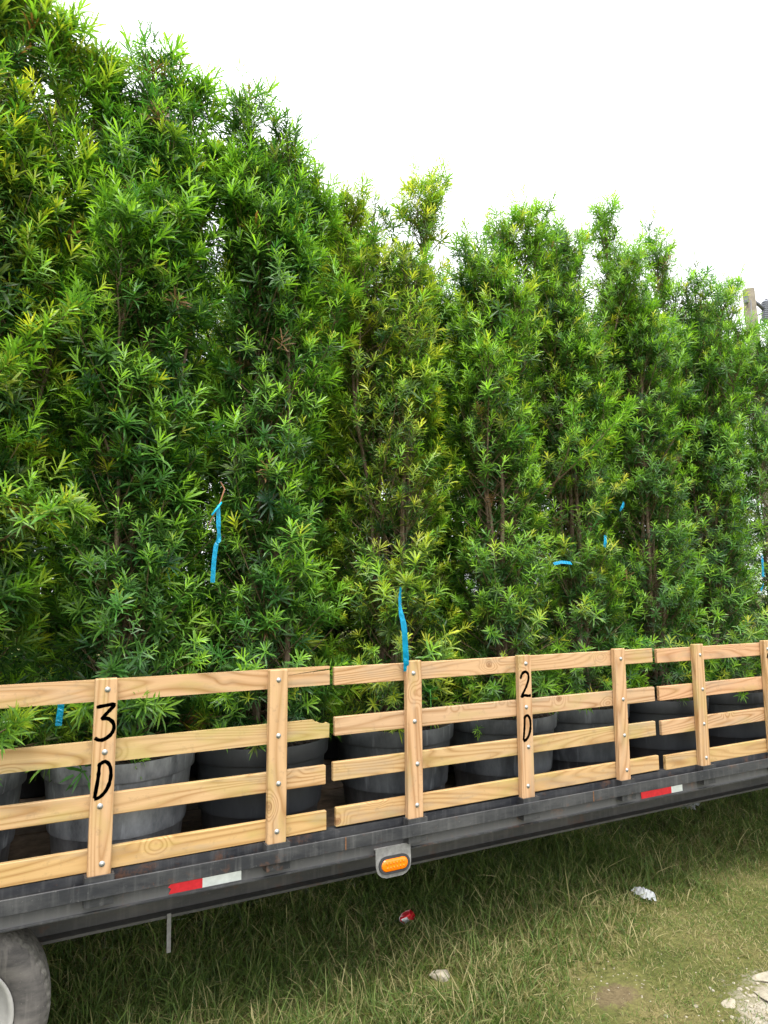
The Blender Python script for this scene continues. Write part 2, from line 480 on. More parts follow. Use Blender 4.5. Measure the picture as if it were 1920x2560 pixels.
M_bark = bark_mat()
M_twig = plain('twig_bark', (0.11, 0.075, 0.04), 0.8, 0.4, 30)
M_leaf = leaf_mat('strap_leaf')
M_grass = leaf_mat('grass_blade', 0.3, 0.6, 0.25)
M_ground = ground_mat()
M_ribbon = plain('blue_flagging_tape', (0.0, 0.36, 0.60), 0.35, 0.12, 14)
M_tie = plain('green_tie_tape', (0.0, 0.16, 0.11), 0.4, 0.2, 20)
M_red = plain('red_reflective', (0.50, 0.018, 0.028), 0.35, 0.15, 45)
M_white = plain('white_reflective', (0.50, 0.53, 0.51), 0.4, 0.12, 30)
M_amber = plain('amber_lens', (0.80, 0.17, 0.0), 0.25, 0.06, 60, spec=0.6)
M_rubber = plain('black_rubber', (0.03, 0.03, 0.032), 0.7, 0.3, 40)
M_bracket = plain('grey_primer_bracket', (0.20, 0.195, 0.185), 0.7, 0.3, 35)
M_tyre = steel_mat('dusty_tyre', (0.040, 0.037, 0.036), (0.16, 0.145, 0.13), 0.9, 0, 0.85)
M_tread = plain('chalky_tread', (0.105, 0.098, 0.086), 0.95, 0.5, 40, bump=0.4)
M_rim = plain('pale_grey_rim', (0.33, 0.32, 0.30), 0.5, 0.15, 12)
M_plank = plain('deck_plank', (0.13, 0.085, 0.055), 0.9, 0.5, 18)
M_rock = plain('limestone', (0.31, 0.275, 0.21), 0.95, 0.25, 25, bump=0.8)
M_plastic = plain('white_plastic', (0.36, 0.37, 0.37), 0.35, 0.08, 30)
M_canred = plain('can_red', (0.55, 0.02, 0.03), 0.3, 0.2, 25, 0.3)
M_cansil = plain('can_silver', (0.62, 0.63, 0.65), 0.35, 0.35, 45, 0.5)
M_pole = plain('weathered_pole', (0.15, 0.13, 0.095), 0.9, 0.35, 6)
M_porc = plain('grey_porcelain', (0.20, 0.21, 0.25), 0.4, 0.15, 20)
M_iron = plain('galvanised_hardware', (0.13, 0.135, 0.155), 0.5, 0.2, 20, 0.4)
M_weed = plain('broad_green_leaf', (0.07, 0.26, 0.035), 0.45, 0.25, 25)

# ------------------------------------------------------------------ ground
D = 3.193            # outer face of the fence boards
def gz(x, y):
    x = np.asarray(x, float); y = np.asarray(y, float)
    f = 1/(1+((x-3)**2+(y-3)**2)/900.0)
    return f*(0.020*np.sin(1.7*x+0.6*y)+0.014*np.sin(3.1*y-1.2*x+1.0)+0.012*np.sin(5.3*x+2.2*y+2)) - 0.01

def axis(lo, hi, step, far):
    a = list(np.arange(lo, hi+1e-6, step))
    s, v = step, hi
    while v < far:
        s *= 1.35; v += s; a.append(v)
    s, v = step, lo
    while v > -far:
        s *= 1.35; v -= s; a.insert(0, v)
    return np.array(a)
gx = axis(-4, 12, 0.16, 900); gy = axis(-1, 9, 0.16, 900)
GX, GY = np.meshgrid(gx, gy)
V = np.stack([GX, GY, gz(GX, GY)], -1).reshape(-1, 3)
nx, ny = len(gx), len(gy)
ii, jj = np.meshgrid(np.arange(nx-1), np.arange(ny-1))
b = (jj*nx+ii).ravel()
me = np_mesh('ground', V, [np.stack([b, b+1, b+nx+1, b+nx], -1)], [M_ground], smooth=True)
tag(link(bpy.data.objects.new('ground', me)), kind='structure')

# ------------------------------------------------------------------ leaf / blade geometry
def blades(O, Dv, S, Lg, Wd, bend, col, tipcol=None, shape=(0.45, 1.0, 0.88), mids=(0.40, 0.84)):
    """strap blades: O base, Dv unit direction, S unit side vector, bend = vector added towards the tip (fraction of length)."""
    n = len(O)
    L = Lg[:, None]; W = Wd[:, None]*0.5
    p1 = O + Dv*L*mids[0] + bend*L*0.12
    p2 = O + Dv*L*mids[1] + bend*L*0.60
    p3 = O + Dv*L + bend*L
    V = np.empty((n, 7, 3), np.float32)
    V[:, 0] = O-S*W*shape[0]; V[:, 1] = O+S*W*shape[0]
    V[:, 2] = p1-S*W*shape[1]; V[:, 3] = p1+S*W*shape[1]
    V[:, 4] = p2-S*W*shape[2]; V[:, 5] = p2+S*W*shape[2]
    V[:, 6] = p3
    k = np.arange(n)[:, None]*7
    Q1 = k+np.array([[0, 1, 3, 2]]); Q2 = k+np.array([[2, 3, 5, 4]]); T = k+np.array([[4, 5, 6]])
    Cc = np.repeat(col[:, None], 7, 1).astype(np.float32)
    if tipcol is not None:
        Cc[:, 4:] = tipcol[:, None]
    return V.reshape(-1, 3), np.concatenate([Q1, Q2]), T, Cc.reshape(-1, 3)

def straps(O, Dv, S, Lg, Wd, bend, col, tipcol=None):
    """lighter blade: one quad and a short tip"""
    n = len(O)
    L = Lg[:, None]; W = Wd[:, None]*0.5
    p1 = O + Dv*L*0.68 + bend*L*0.34
    V = np.empty((n, 5, 3), np.float32)
    V[:, 0] = O-S*W*.62; V[:, 1] = O+S*W*.62
    V[:, 2] = p1-S*W; V[:, 3] = p1+S*W
    V[:, 4] = O + Dv*L + bend*L
    k = np.arange(n)[:, None]*5
    Q = k+np.array([[0, 1, 3, 2]]); T = k+np.array([[2, 3, 4]])
    Cc = np.repeat(col[:, None], 5, 1).astype(np.float32)
    if tipcol is not None: Cc[:, 4] = tipcol
    return V.reshape(-1, 3), Q, T, Cc.reshape(-1, 3)

def unit(a): return a/(np.linalg.norm(a, axis=-1, keepdims=True)+1e-9)

def perp(a, rng):
    r = rng.normal(size=a.shape)
    u = np.cross(a, r)
    return unit(u)

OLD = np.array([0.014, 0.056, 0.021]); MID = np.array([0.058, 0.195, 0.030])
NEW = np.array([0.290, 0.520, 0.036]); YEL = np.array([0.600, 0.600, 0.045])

SOIL = 0.478         # soil height above the pot's base
def make_tree(seed, tips, zbase, leaf=0.075, yellow=0.25, fresh=0.35, rad=0.40, extra=2, dens=1.0, plumes=2, keepout=True, feats=()):
    """local coordinates, origin = pot base. tips: (x, y, z) of the leader tips."""
    rng = np.random.default_rng(seed)
    stems = []
    tips = [np.array(t, float) for t in tips]
    top = max(t[2] for t in tips)
    for k in range(extra):
        a = rng.uniform(0, 6.28)
        tips.append(np.array([math.cos(a)*rng.uniform(.1, .26), math.sin(a)*rng.uniform(.1, .26), SOIL+(top-SOIL)*rng.uniform(.55, .85)]))
    for t in tips:
        b0 = np.array([rng.uniform(-.09, .09), rng.uniform(-.09, .09), SOIL-0.05])
        h = t[2]-b0[2]
        m = 26
        s = np.linspace(0, 1, m)[:, None]
        mid = b0*0.5+t*0.5; mid[:2] = b0[:2]*.45+t[:2]*.55+rng.uniform(-.06, .06, 2)
        P = (1-s)**2*b0+2*s*(1-s)*mid+s*s*t
        ph = rng.uniform(0, 6.28, 4)
        P[:, 0] += (0.018*np.sin(9*s[:, 0]+ph[0])+0.010*np.sin(21*s[:, 0]+ph[1]))*np.sqrt(s[:, 0])
        P[:, 1] += (0.018*np.sin(8*s[:, 0]+ph[2])+0.010*np.sin(19*s[:, 0]+ph[3]))*np.sqrt(s[:, 0])
        r = rng.uniform(.013, .019)*(1-s[:, 0])**0.8+0.0025
        stems.append((P, r, h))
    nmain = len(stems)
    for q in range(nmain):                       # secondary leaders forming plumes near the top
        P, r, h = stems[q]
        for _ in range(plumes):
            k0 = int(rng.uniform(.50, .86)*len(P))
            p0 = P[k0]
            a = rng.uniform(0, 6.28)
            hh = min(rng.uniform(.40, .85), P[-1, 2]-p0[2]+rng.uniform(-.25, .02))
            if hh < .2: continue
            tl = rng.uniform(.12, .36)
            s = np.linspace(0, 1, 10)[:, None]
            o_ = np.array([math.cos(a)*tl*hh*1.1, math.sin(a)*tl*hh*1.1, 0])
            Q_ = p0+o_*(s**.8)+np.array([0, 0, hh])*s+rng.normal(0, .006, (10, 3))*s
            stems.append((Q_, (r[k0]*.6)*(1-s[:, 0])+.002, hh))
    gp = rng.uniform(0, 6.28, 6)
    BP, BD, BL = [], [], []           # branches: polylines handled as quadratic curves
    sh_o, sh_d, sh_l, sh_new, sh_s = [], [], [], [], []
    tw = []
    sh_tone = []
    def shoot(o, d, l, nw, size, tone=(.35, 1.0)):
        e = o+d*(l+size*.5)
        if e[1] < -.435 and e[2] < .93 and keepout: return     # stays behind the fence boards
        sh_o.append(o); sh_d.append(d); sh_l.append(l); sh_new.append(nw); sh_s.append(size); sh_tone.append(rng.uniform(*tone))
    for P, r, h in stems:
        zs = P[:, 2]
        step = (0.030 if len(P) > 12 else .036)/dens
        nb = int(h/step)
        zlow = P[0, 2] < SOIL+.05
        az0 = rng.uniform(0, 6.28)
        for i in range(nb+(14 if zlow else 0)+14):
            if i >= nb+14: i = rng.uniform(0, .14)*nb
            elif i >= nb: i = (1-rng.uniform(0, .38/h))*nb-1
            z = P[0, 2]+0.07+(h-0.09)*(i+rng.uniform(0, 1))/nb
            p = np.array([np.interp(z, zs, P[:, 0]), np.interp(z, zs, P[:, 1]), z])
            az = az0+i*2.39996+rng.normal(0, .35)
            rel = (z-P[0, 2])/h                # along this stem
            relt = (z-SOIL)/(top-SOIL)         # along the tree
            clump = math.sin(3*az+gp[0]+5*z)+math.sin(2*az-4.3*z+gp[1])+0.8*math.sin(7.5*z+gp[2]+az)
            if clump < -1.35 and rng.uniform() < 0.8 and rel < .85: continue
            R0 = rad*(1.0+0.22*clump/2)*(1.00-0.42*relt**2.0)
            if relt < 0.1: R0 *= 1.08
            outv = np.array([math.cos(az), math.sin(az)])
            # distance along outv to reach radius R0 about the tree axis
            bq = p[0]*outv[0]+p[1]*outv[1]; cq = p[0]**2+p[1]**2-R0**2
            reach = -bq+math.sqrt(max(bq*bq-cq, 0.0001)) if bq*bq-cq > 0 else 0.05
            end = h*(1-rel)                    # distance below this leader's tip
            ln = min(reach*rng.uniform(.72, 1.08), 0.06+0.42*end+rng.uniform(0, .07))
            if rng.uniform() < 0.05: ln *= rng.uniform(1.25, 1.7)
            if relt > .72: ln = min(ln, .09+(1-relt)*.75)
            ln = max(ln, min(.15, .05+.55*end)*rng.uniform(.7, 1.15))
            el = R(rng.uniform(22, 58)) if rel < 0.75 else R(rng.uniform(38, 68))
            if z-SOIL < 0.30: el = R(rng.uniform(-12, 34))
            L = ln/math.cos(el)**0.7
            d0 = np.array([outv[0]*math.cos(el), outv[1]*math.cos(el), math.sin(el)])
            d1 = d0+np.array([0, 0, 0.45 if z-SOIL > .3 else 0.12]); d1 /= np.linalg.norm(d1)
            pe = p+d0*L*0.5+d1*L*0.5
            pm = p+d0*L*0.5
            rb = 0.0018+0.010*min(L, .5)*0.55
            tw.append((np.array([p, (p+2*pm+pe)/4, pe]), np.array([rb, rb*.75, rb*.4])))
            # shoots along the branch
            ns_ = max(2, int(L/0.125)+1)
            for q in range(ns_):
                t = 1.0 if q == 0 else rng.uniform(0.35, 0.92)
                o = (1-t)**2*p+2*t*(1-t)*pm+t*t*pe
                tang = unit((1-t)*(pm-p)+t*(pe-pm)+1e-9)
                if q == 0:
                    d = unit(tang+rng.normal(0, .12, 3))
                else:
                    d = unit(tang*0.8+perp(tang[None], rng)[0]*rng.uniform(.5, 1.0)+np.array([0, 0, .30]))
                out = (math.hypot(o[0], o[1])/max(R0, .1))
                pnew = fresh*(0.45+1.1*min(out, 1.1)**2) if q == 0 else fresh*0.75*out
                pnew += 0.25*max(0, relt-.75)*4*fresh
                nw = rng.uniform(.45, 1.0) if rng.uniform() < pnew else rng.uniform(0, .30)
                shoot(o, d, rng.uniform(.03, .13)*(1.15 if q == 0 else .9), nw, leaf*(1+.16*math.sin(4.1*z+2*az+gp[3]))*rng.uniform(.60, 1.25), (.4, 1.0) if q == 0 else (0, .40))  # side shoots get a darker tone, imitating shade inside the crown
        # leafy leader
        for q in range(8):
            t = 1-q*0.045/h
            z = P[0, 2]+(P[-1, 2]-P[0, 2])*t
            o = np.array([np.interp(z, zs, P[:, 0]), np.interp(z, zs, P[:, 1]), z])
            dd = unit(unit(P[-1]-P[-4])+rng.normal(0, .22, 3)*(q > 0))
            shoot(o, dd, 0.11, (.8 if rng.uniform() < fresh+.2 else .3) if q < 4 else .3, leaf*(.85+.04*q))
    for pts, nw0, lo in feats:                     # single long branches that stand out of the crown
        keepout = False
        pts = np.array(pts, float)
        m = len(pts); u = np.linspace(0, m-1, 12)
        Pf = np.stack([np.interp(u, np.arange(m), pts[:, c]) for c in range(3)], -1)
        for _ in range(2): Pf[1:-1] = (Pf[:-2]+2*Pf[1:-1]+Pf[2:])/4
        Lf = np.linalg.norm(np.diff(Pf, axis=0), axis=1).sum()
        tw.append((Pf, np.linspace(.007, .002, 12)))
        nsf = int(Lf/.034)
        for q in range(nsf):
            t = lo+(1-lo)*q/(nsf-1)
            o = np.array([np.interp(t*11, np.arange(12), Pf[:, c]) for c in range(3)])
            k_ = min(int(t*11), 10); tang = unit(Pf[k_+1]-Pf[k_])
            side = perp(tang[None], rng)[0]
            d = unit(tang*(1.0 if q < nsf-1 else 3)+side*rng.uniform(.5, 1.0)+np.array([0, 0, .25]))
            shoot(o, d, rng.uniform(.05, .11), nw0*rng.uniform(.5, 1.0), leaf*rng.uniform(.8, 1.1))
    so = np.array(sh_o); sd = unit(np.array(sh_d)); sl = np.array(sh_l); snw = np.array(sh_new); ss = np.array(sh_s)
    n = len(so); K = 28
    kk = np.arange(K)[None, :]
    cnt = rng.integers(12, K+1, n)[:, None]
    mask = kk < cnt
    t = (kk/(cnt-1))**0.85
    phi = kk*2.39996+rng.uniform(0, 6.28, (n, 1))+rng.normal(0, .25, (n, K))
    U = perp(sd, rng); Vv = np.cross(sd, U)
    th = np.radians(86-54*t**1.6)+rng.normal(0, .15, (n, K))
    A = sd[:, None, :]
    Dv = np.cos(th)[..., None]*A+np.sin(th)[..., None]*(np.cos(phi)[..., None]*U[:, None]+np.sin(phi)[..., None]*Vv[:, None])
    Dv[..., 2] += 0.10
    Dv = unit(Dv)
    O = so[:, None]+A*(sl[:, None]*t)[..., None]
    Lg = ss[:, None]*(0.62+0.48*np.sin(np.pi*(0.15+0.75*t)))*rng.uniform(.8, 1.15, (n, K))
    S = unit(np.cross(Dv, np.broadcast_to(A, Dv.shape))+rng.normal(0, .12, Dv.shape))
    bend = -0.16*A*rng.uniform(-.3, 1.2, (n, K))[..., None]+np.array([0, 0, -.13])*rng.uniform(.0, 1.5, (n, K))[..., None]
    # colour: age of the leaf and the shoot, plus crown shade painted into side shoots
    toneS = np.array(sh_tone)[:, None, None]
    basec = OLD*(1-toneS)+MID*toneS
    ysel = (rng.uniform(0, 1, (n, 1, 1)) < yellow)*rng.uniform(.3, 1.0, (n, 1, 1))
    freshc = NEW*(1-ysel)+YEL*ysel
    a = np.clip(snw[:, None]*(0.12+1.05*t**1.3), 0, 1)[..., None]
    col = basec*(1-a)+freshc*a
    dead = (rng.uniform(size=(n, 1, 1)) < .006)
    col = np.where(dead, np.array([.20, .11, .045]), col)
    col = col*rng.uniform(.78, 1.25, (n, K, 1))
    m_ = mask.ravel()
    g = lambda x: x.reshape(-1, x.shape[-1])[m_]
    Wd = Lg*rng.uniform(.095, .125, (n, K))
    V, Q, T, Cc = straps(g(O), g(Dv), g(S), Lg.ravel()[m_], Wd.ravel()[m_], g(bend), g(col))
    # twigs
    tv, tf, off = [], [], len(V)
    for pts, rd in tw:
        v, f = tube_arrays(pts, rd, 3)
        tv.append(v); tf.append(f+off); off += len(v)
    tv = np.concatenate(tv); tf = np.concatenate(tf)
    Vall = np.concatenate([V, tv]); Call = np.concatenate([Cc, np.tile([[.15, .1, .06]], (len(tv), 1))])
    mi = np.concatenate([np.zeros(len(Q)), np.ones(len(tf)), np.zeros(len(T))])
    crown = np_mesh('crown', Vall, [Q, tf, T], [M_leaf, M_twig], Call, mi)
    stem_me = []
    for P, r, h in stems:
        v, f = tube_arrays(P, r, 7)
        stem_me.append(np_mesh('stem', v, [f], [M_bark], smooth=True))
    return crown, stem_me

# pot: rim, two steps, tapered body
def pot_wob(seed):
    rnd = random.Random(seed); p1, p2 = rnd.random()*6, rnd.random()*6
    return lambda a, k: 1+0.010*math.sin(2*a+p1)+0.005*math.sin(3*a+p2)
def pot_mesh(seed, mat):
    prof = [(0.0, 0.0), (0.278, 0.0), (0.286, 0.006), (0.300, 0.135), (0.304, 0.139), (0.312, 0.141), (0.314, 0.150),
            (0.332, 0.345), (0.334, 0.352), (0.346, 0.356), (0.350, 0.362), (0.356, 0.424), (0.354, 0.430), (0.346, 0.430),
            (0.340, 0.424), (0.334, 0.36), (0.328, 0.30)]
    prof = [(r, h*1.13) for r, h in prof]
    bm = lathe(prof, 56, 'Z', pot_wob(seed))
    me = bpy.data.meshes.new('pot'); bm.to_mesh(me); bm.free(); me.materials.append(mat)
    me.shade_smooth()
    try: me.set_sharp_from_angle(angle=R(38))
    except Exception: pass
    return me
POTS = {k: [pot_mesh(s, m) for s in (1, 2)] for k, m in (('dark', M_potdark), ('mid', M_potmid), ('dust', M_potdust))}

def soil_mesh(seed):
    rnd = random.Random(seed)
    bm = bmesh.new()
    rings = []
    for k, r in enumerate((0.05, .12, .2, .27, .331)):
        rings.append([bm.verts.new((r*math.cos(a), r*math.sin(a), SOIL-0.012+rnd.uniform(-.010, .012)+0.035*(1-r/.33))) for a in [2*math.pi*i/40 for i in range(40)]])
    bm.faces.new(rings[0])
    for a, b in zip(rings, rings[1:]):
        for i in range(40): bm.faces.new((a[i], a[(i+1) % 40], b[(i+1) % 40], b[i]))
    bmesh.ops.recalc_face_normals(bm, faces=bm.faces[:])
    # chips of bark mulch lying on the soil
    for q in range(140):
        a = rnd.random()*6.283; r = .32*math.sqrt(rnd.random())
        mtx = Matrix.Translation((r*math.cos(a), r*math.sin(a), SOIL-0.008+0.035*(1-r/.33)+rnd.uniform(0, .012))) @ Matrix.Rotation(rnd.random()*6, 4, 'Z') @ Matrix.Rotation(rnd.uniform(-.6, .6), 4, 'X') @ Matrix.Diagonal((rnd.uniform(.015, .045), rnd.uniform(.006, .014), rnd.uniform(.003, .006), 1))
        bmesh.ops.create_cube(bm, size=1, matrix=mtx)
    me = bpy.data.meshes.new('soil'); bm.to_mesh(me); bm.free(); me.materials.append(M_soil)
    return me
SOILS = [soil_mesh(s) for s in (4, 5)]

DECK = 0.745
ROW1 = D+0.45
def place_tree(x, y, crown, stems, potkind, k, label, group=None, rotz=0.0, sz=1.0, sxy=1.0):
    root = empty('potted_tree', (x, y, DECK))
    root.rotation_euler = (0, 0, rotz)
    tag(root, label, 'tree', group)
    link(bpy.data.objects.new('pot', POTS[potkind][k % 2]), root)
    link(bpy.data.objects.new('soil', SOILS[k % 2]), root)
    for sm in stems:
        o = link(bpy.data.objects.new('stem', sm), root); o.scale = (sxy, sxy, sz)
    o = link(bpy.data.objects.new('crown', crown), root); o.scale = (sxy, sxy, sz)
    return root

ZT = 1.95-DECK
def tip(x, z, cx, dy=0.0): return (x-cx, dy, z-.09+ZT)
front = [
 # cx, pot, tips (world x, height above camera, dy), leaf, yellow, fresh, rad, extra, label
 (-.265, 'dust', [(-.30, 3.25, 0), (-.10, 3.10, .05), (.085, 3.02, .0), (.293, 2.90, .05), (-.45, 2.9, -.1)], .088, .45, .72, .38, 2,
   'tallest tree, cut off by the left picture edge, with coarse yellow-green leaves'),
 (.49, 'dust', [(.516, 2.99, 0), (.77, 2.93, .05), (.88, 2.55, .0), (.40, 2.70, .12), (.62, 2.5, -.1)], .080, .08, .48, .345, 2,
   'deep green tree in the dusty pale grey pot beside the 3 D post'),
 (1.184, 'dark', [(1.066, 2.95, 0), (1.311, 2.75, .05), (1.492, 2.53, .05), (1.0, 2.6, .1)], .074, .08, .52, .325, 2,
   'dark green tree in black pot at the right end of left fence panel'),
 (1.996, 'mid', [(1.677, 2.54, 0), (1.936, 2.46, .08), (2.306, 2.82, 0), (2.05, 2.1, -.12)], .063, .70, 1.0, .345, 2,
   'yellow tinged tree with a tall yellow spire behind the bright blue tape'),
 (2.745, 'mid', [(2.593, 2.39, 0), (2.914, 2.61, .05), (3.128, 2.75, 0), (2.7, 2.2, -.1)], .063, .20, .78, .335, 2,
   'bright green tree standing behind the post lettered 2 D'),
 (3.40, 'mid', [(3.55, 2.75, .05), (3.968, 3.02, 0), (3.40, 2.55, .1), (3.3, 2.2, -.1)], .063, .20, .78, .335, 2,
   'light green tree with one long tip leaning right, behind the middle fence panel'),
 (4.15, 'dark', [(4.425, 2.93, 0), (4.569, 2.70, .06), (4.15, 2.7, .1), (4.0, 2.2, -.1)], .061, .12, .62, .335, 2,
   'green tree behind the gap between the middle and the right fence panels'),
 (4.90, 'dark', [(4.964, 2.71, 0), (5.451, 2.74, .05), (4.75, 2.6, .1), (5.0, 2.1, -.1)], .060, .12, .58, .33, 2,
   'greyish green tree with a long shoot pointing right toward the utility pole'),
 (5.65, 'dark', [(5.8, 2.25, 0), (6.1, 2.45, .06), (5.5, 2.2, .1)], .058, .22, .5, .33, 1,
   'thin open tree at the right edge below the utility pole, sky showing through'),
]
FEATS = {
 0: [([(-.25, 3.50, 2.70), (-.201, 3.273, 2.786), (-.073, 3.243, 2.946), (.079, 3.223, 3.128), (.224, 3.223, 3.285)], .85, .25),
     ([(-.02, 3.643, 3.95), (.066, 3.643, 4.197), (.203, 3.643, 4.578), (.285, 3.643, 4.80)], .7, .15),
     ([(-.15, 3.45, 2.15), (.029, 3.23, 2.265), (.131, 3.18, 2.308), (.200, 3.16, 2.322)], .95, .3),
     ([(-.17, 3.35, 1.36), (-.073, 3.163, 1.414), (-.013, 3.133, 1.45), (.012, 3.125, 1.47)], .7, .3)],
 1: [([(.42, 3.42, 1.42), (.47, 3.28, 1.47), (.52, 3.23, 1.475)], .5, .2)],
 3: [([(2.10, 3.643, 3.60), (2.22, 3.643, 4.00), (2.29, 3.643, 4.40), (2.305, 3.643, 4.70)], .95, .1),
     ([(2.18, 3.66, 3.80), (2.25, 3.60, 4.15), (2.33, 3.60, 4.50), (2.35, 3.62, 4.60)], .9, .1),
     ([(1.80, 3.643, 3.60), (1.72, 3.643, 3.95), (1.68, 3.643, 4.20), (1.672, 3.643, 4.40)], 1.0, .1),
     ([(1.85, 3.62, 3.70), (1.78, 3.60, 4.00), (1.74, 3.60, 4.30)], 1.0, .1)],
 5: [([(3.10, 3.50, 2.60), (3.095, 3.313, 2.797), (3.146, 3.283, 3.016), (3.165, 3.283, 3.190)], .9, .3),
     ([(3.05, 3.50, 2.62), (3.194, 3.313, 2.805), (3.456, 3.273, 3.049), (3.67, 3.273, 3.24)], .95, .3),
     ([(3.30, 3.643, 3.90), (3.361, 3.643, 4.179), (3.654, 3.643, 4.571), (3.975, 3.643, 4.95)], .5, .15)],
 7: [([(4.45, 3.643, 3.60), (4.556, 3.643, 3.885), (5.043, 3.643, 4.289), (5.45, 3.643, 4.66)], .35, .2),
     ([(4.70, 3.643, 3.30), (4.803, 3.643, 3.574), (5.25, 3.643, 3.978), (5.80, 3.643, 4.36)], .35, .2)],
}
LIB = []
for i, (cx, pk, tps, lf, ye, fr_, rd, ex, lab) in enumerate(front):
    crown, stems = make_tree(101+i, [tip(x, z, cx, dy) for x, z, dy in tps], 0, lf, ye, fr_, rd, ex,
        feats=[([(a-cx, b_-ROW1, c-DECK) for a, b_, c in pts], nw, lo) for pts, nw, lo in FEATS.get(i, ())])
    LIB.append((crown, stems))
    if lab is None: continue
    place_tree(cx, ROW1+(.02 if i % 2 else -.01), crown, stems, pk, i, lab, 'potted trees in the front row on the trailer')
G2 = 'potted trees in the second row, seen in the gaps of the front row'
SHORT = ['left edge tree and 3 D tree', '3 D post tree and black pot tree', 'black pot tree and yellow tinged tree', 'yellow tinged tree and 2 D post tree', '2 D post tree and right leaning tree',
         'right leaning tree and panel gap tree', 'panel gap tree and greyish green tree', 'greyish green tree and thin open tree']
for j, (x2, x3) in enumerate(zip((-.32, .58, 1.48, 2.62, 3.46, 4.24, 5.02, 5.90), (.16, 1.19, 2.25, 3.36, 4.36, 5.36, 6.30, 7.10))):
    c_, s_ = LIB[(j*2+5) % 9]
    place_tree(x2, ROW1+.78+.04*math.sin(j*2.1), c_, s_, 'dark', j, 'shaded second-row tree seen between %s' % SHORT[j], G2, rotz=R(100+70*j), sz=.96+.03*math.sin(j*1.7), sxy=1.1)
    c3, s3 = LIB[(j*4+1) % 9]
    place_tree(x3, ROW1+1.56, c3, s3, 'dark', j+1, 'shaded tree in the last row, a mere scrap of dark foliage behind the second row', 'potted trees in the last row, all but hidden', rotz=R(20+110*j), sz=.97, sxy=1.35)

# ------------------------------------------------------------------ trailer
T0, T1 = -3.2, 7.6
tr = empty('flatbed_trailer', (0, D, 0))
tag(tr, 'long black steel flatbed trailer carrying the potted trees', 'trailer')
TB = (0, D, 0)
WID = 2.62
# side channel: web with lips top and bottom
def channel(name, yweb, inward, z0, z1, mat, t=0.008, fl=0.05):
    s = 1 if inward else -1
    pts = [(0, z0), (fl*s, z0), (fl*s, z0+t), (t*s, z0+t), (t*s, z1-t), (fl*s, z1-t), (fl*s, z1), (0, z1)]
    bm = bmesh.new()
    va = [bm.verts.new((T0, yweb+y-TB[1], z)) for y, z in pts]
    vb = [bm.verts.new((T1, yweb+y-TB[1], z)) for y, z in pts]
    n = len(pts)
    for i in range(n): bm.faces.new((va[i], va[(i+1) % n], vb[(i+1) % n], vb[i]))
    bm.faces.new(va); bm.faces.new(vb[::-1])
    bmesh.ops.recalc_face_normals(bm, faces=bm.faces[:])
    bmesh.ops.triangulate(bm, faces=[f for f in bm.faces if len(f.verts) > 4])
    return bm_obj(name, bm, mat, tr)
channel('side_channel', D+0.002, True, 0.685, 0.842, M_steel)
channel('side_channel', D+WID, False, 0.685, 0.842, M_steel)
box('rub_rail', T0, T1, D-0.064, D-0.055, 0.762, 0.822, M_rail, tr, TB, 0.002)
box('bottom_lip', T0, T1, D-0.012, D-0.0005, 0.686, 0.694, M_rail, tr, TB, 0.001)
POSTS = [0.40, 1.154, 1.889, 2.615, 3.36, 4.087, 4.82, 5.56]
PX = [-2.61, -1.86, -1.10, -0.345]+POSTS+[6.30, 7.04]
for x in PX:
    c = x-0.0445
    # U-shaped stake pocket
    bm = bmesh.new()
    for (x0, x1, y0, y1) in ((c-.056, c+.056, D-.0548, D-.0455), (c-.056, c-.047, D-.0452, D-.001), (c+.047, c+.056, D-.0452, D-.001)):
        bmesh.ops.create_cube(bm, size=1, matrix=Matrix.Translation(((x0+x1)/2-c, (y0+y1)/2-D, 0)) @ Matrix.Diagonal((x1-x0, y1-y0, 0.115, 1)))
    bm_obj('stake_pocket', bm, M_pocket, tr, (c, 0, 0.786))
# weld seams/joint plates on the rub rail
for x in (1.44, 3.02, 4.9):
    box('rail_joint', x-.003, x+.003, D-.0655, D-.0642, .763, .821, plain('rusty_weld', (.16, .075, .035), .9, .5, 90), tr, TB)
# main I beams
for yb in (D+.34, D+WID-.34):
    bm = bmesh.new()
    for y0, y1, z0, z1 in ((-.06, .06, .487, .499), (-.005, .005, .4995, .6735), (-.06, .06, .674, .684)):
        bmesh.ops.create_cube(bm, size=1, matrix=Matrix.Translation(((T0+T1)/2, (y0+y1)/2+yb-D, (z0+z1)/2)) @ Matrix.Diagonal((T1-T0, y1-y0, z1-z0, 1)))
    bm_obj('main_beam', bm, M_beam, tr)
x = T0+.2
while x < T1:
    if not -.60 < x < .34:
        pts = [(D+.012, .703), (D+.012, .690), (D+.26, .645 if False else .690), (D+WID-.012, .690), (D+WID-.012, .703)]
        box('crossmember', x-.025, x+.025, D+.055, D+WID-.055, .6868, .7035, M_beam, tr, TB)
    if abs(x-.5) < .1 or x > 6.9:
        # outrigger gusset between beam and side channel
        bm = poly_extrude([(0, 0), (.27, 0), (.27, -.17), (.18, -.17), (0, -.03)], -.004, .004)
        bm_obj('outrigger', bm, M_beam, tr, (x, .062, .6855), (0, 0, R(90)))
    x += .62
for k_ in range(13):
    y0 = D+.012+.2*k_
    box('plank', T0+.02, T1-.02, y0+.002, min(y0+.197, D+WID-.06), .705, DECK-.002-.003*(k_ % 3 == 1), M_plank, tr, TB, .003)
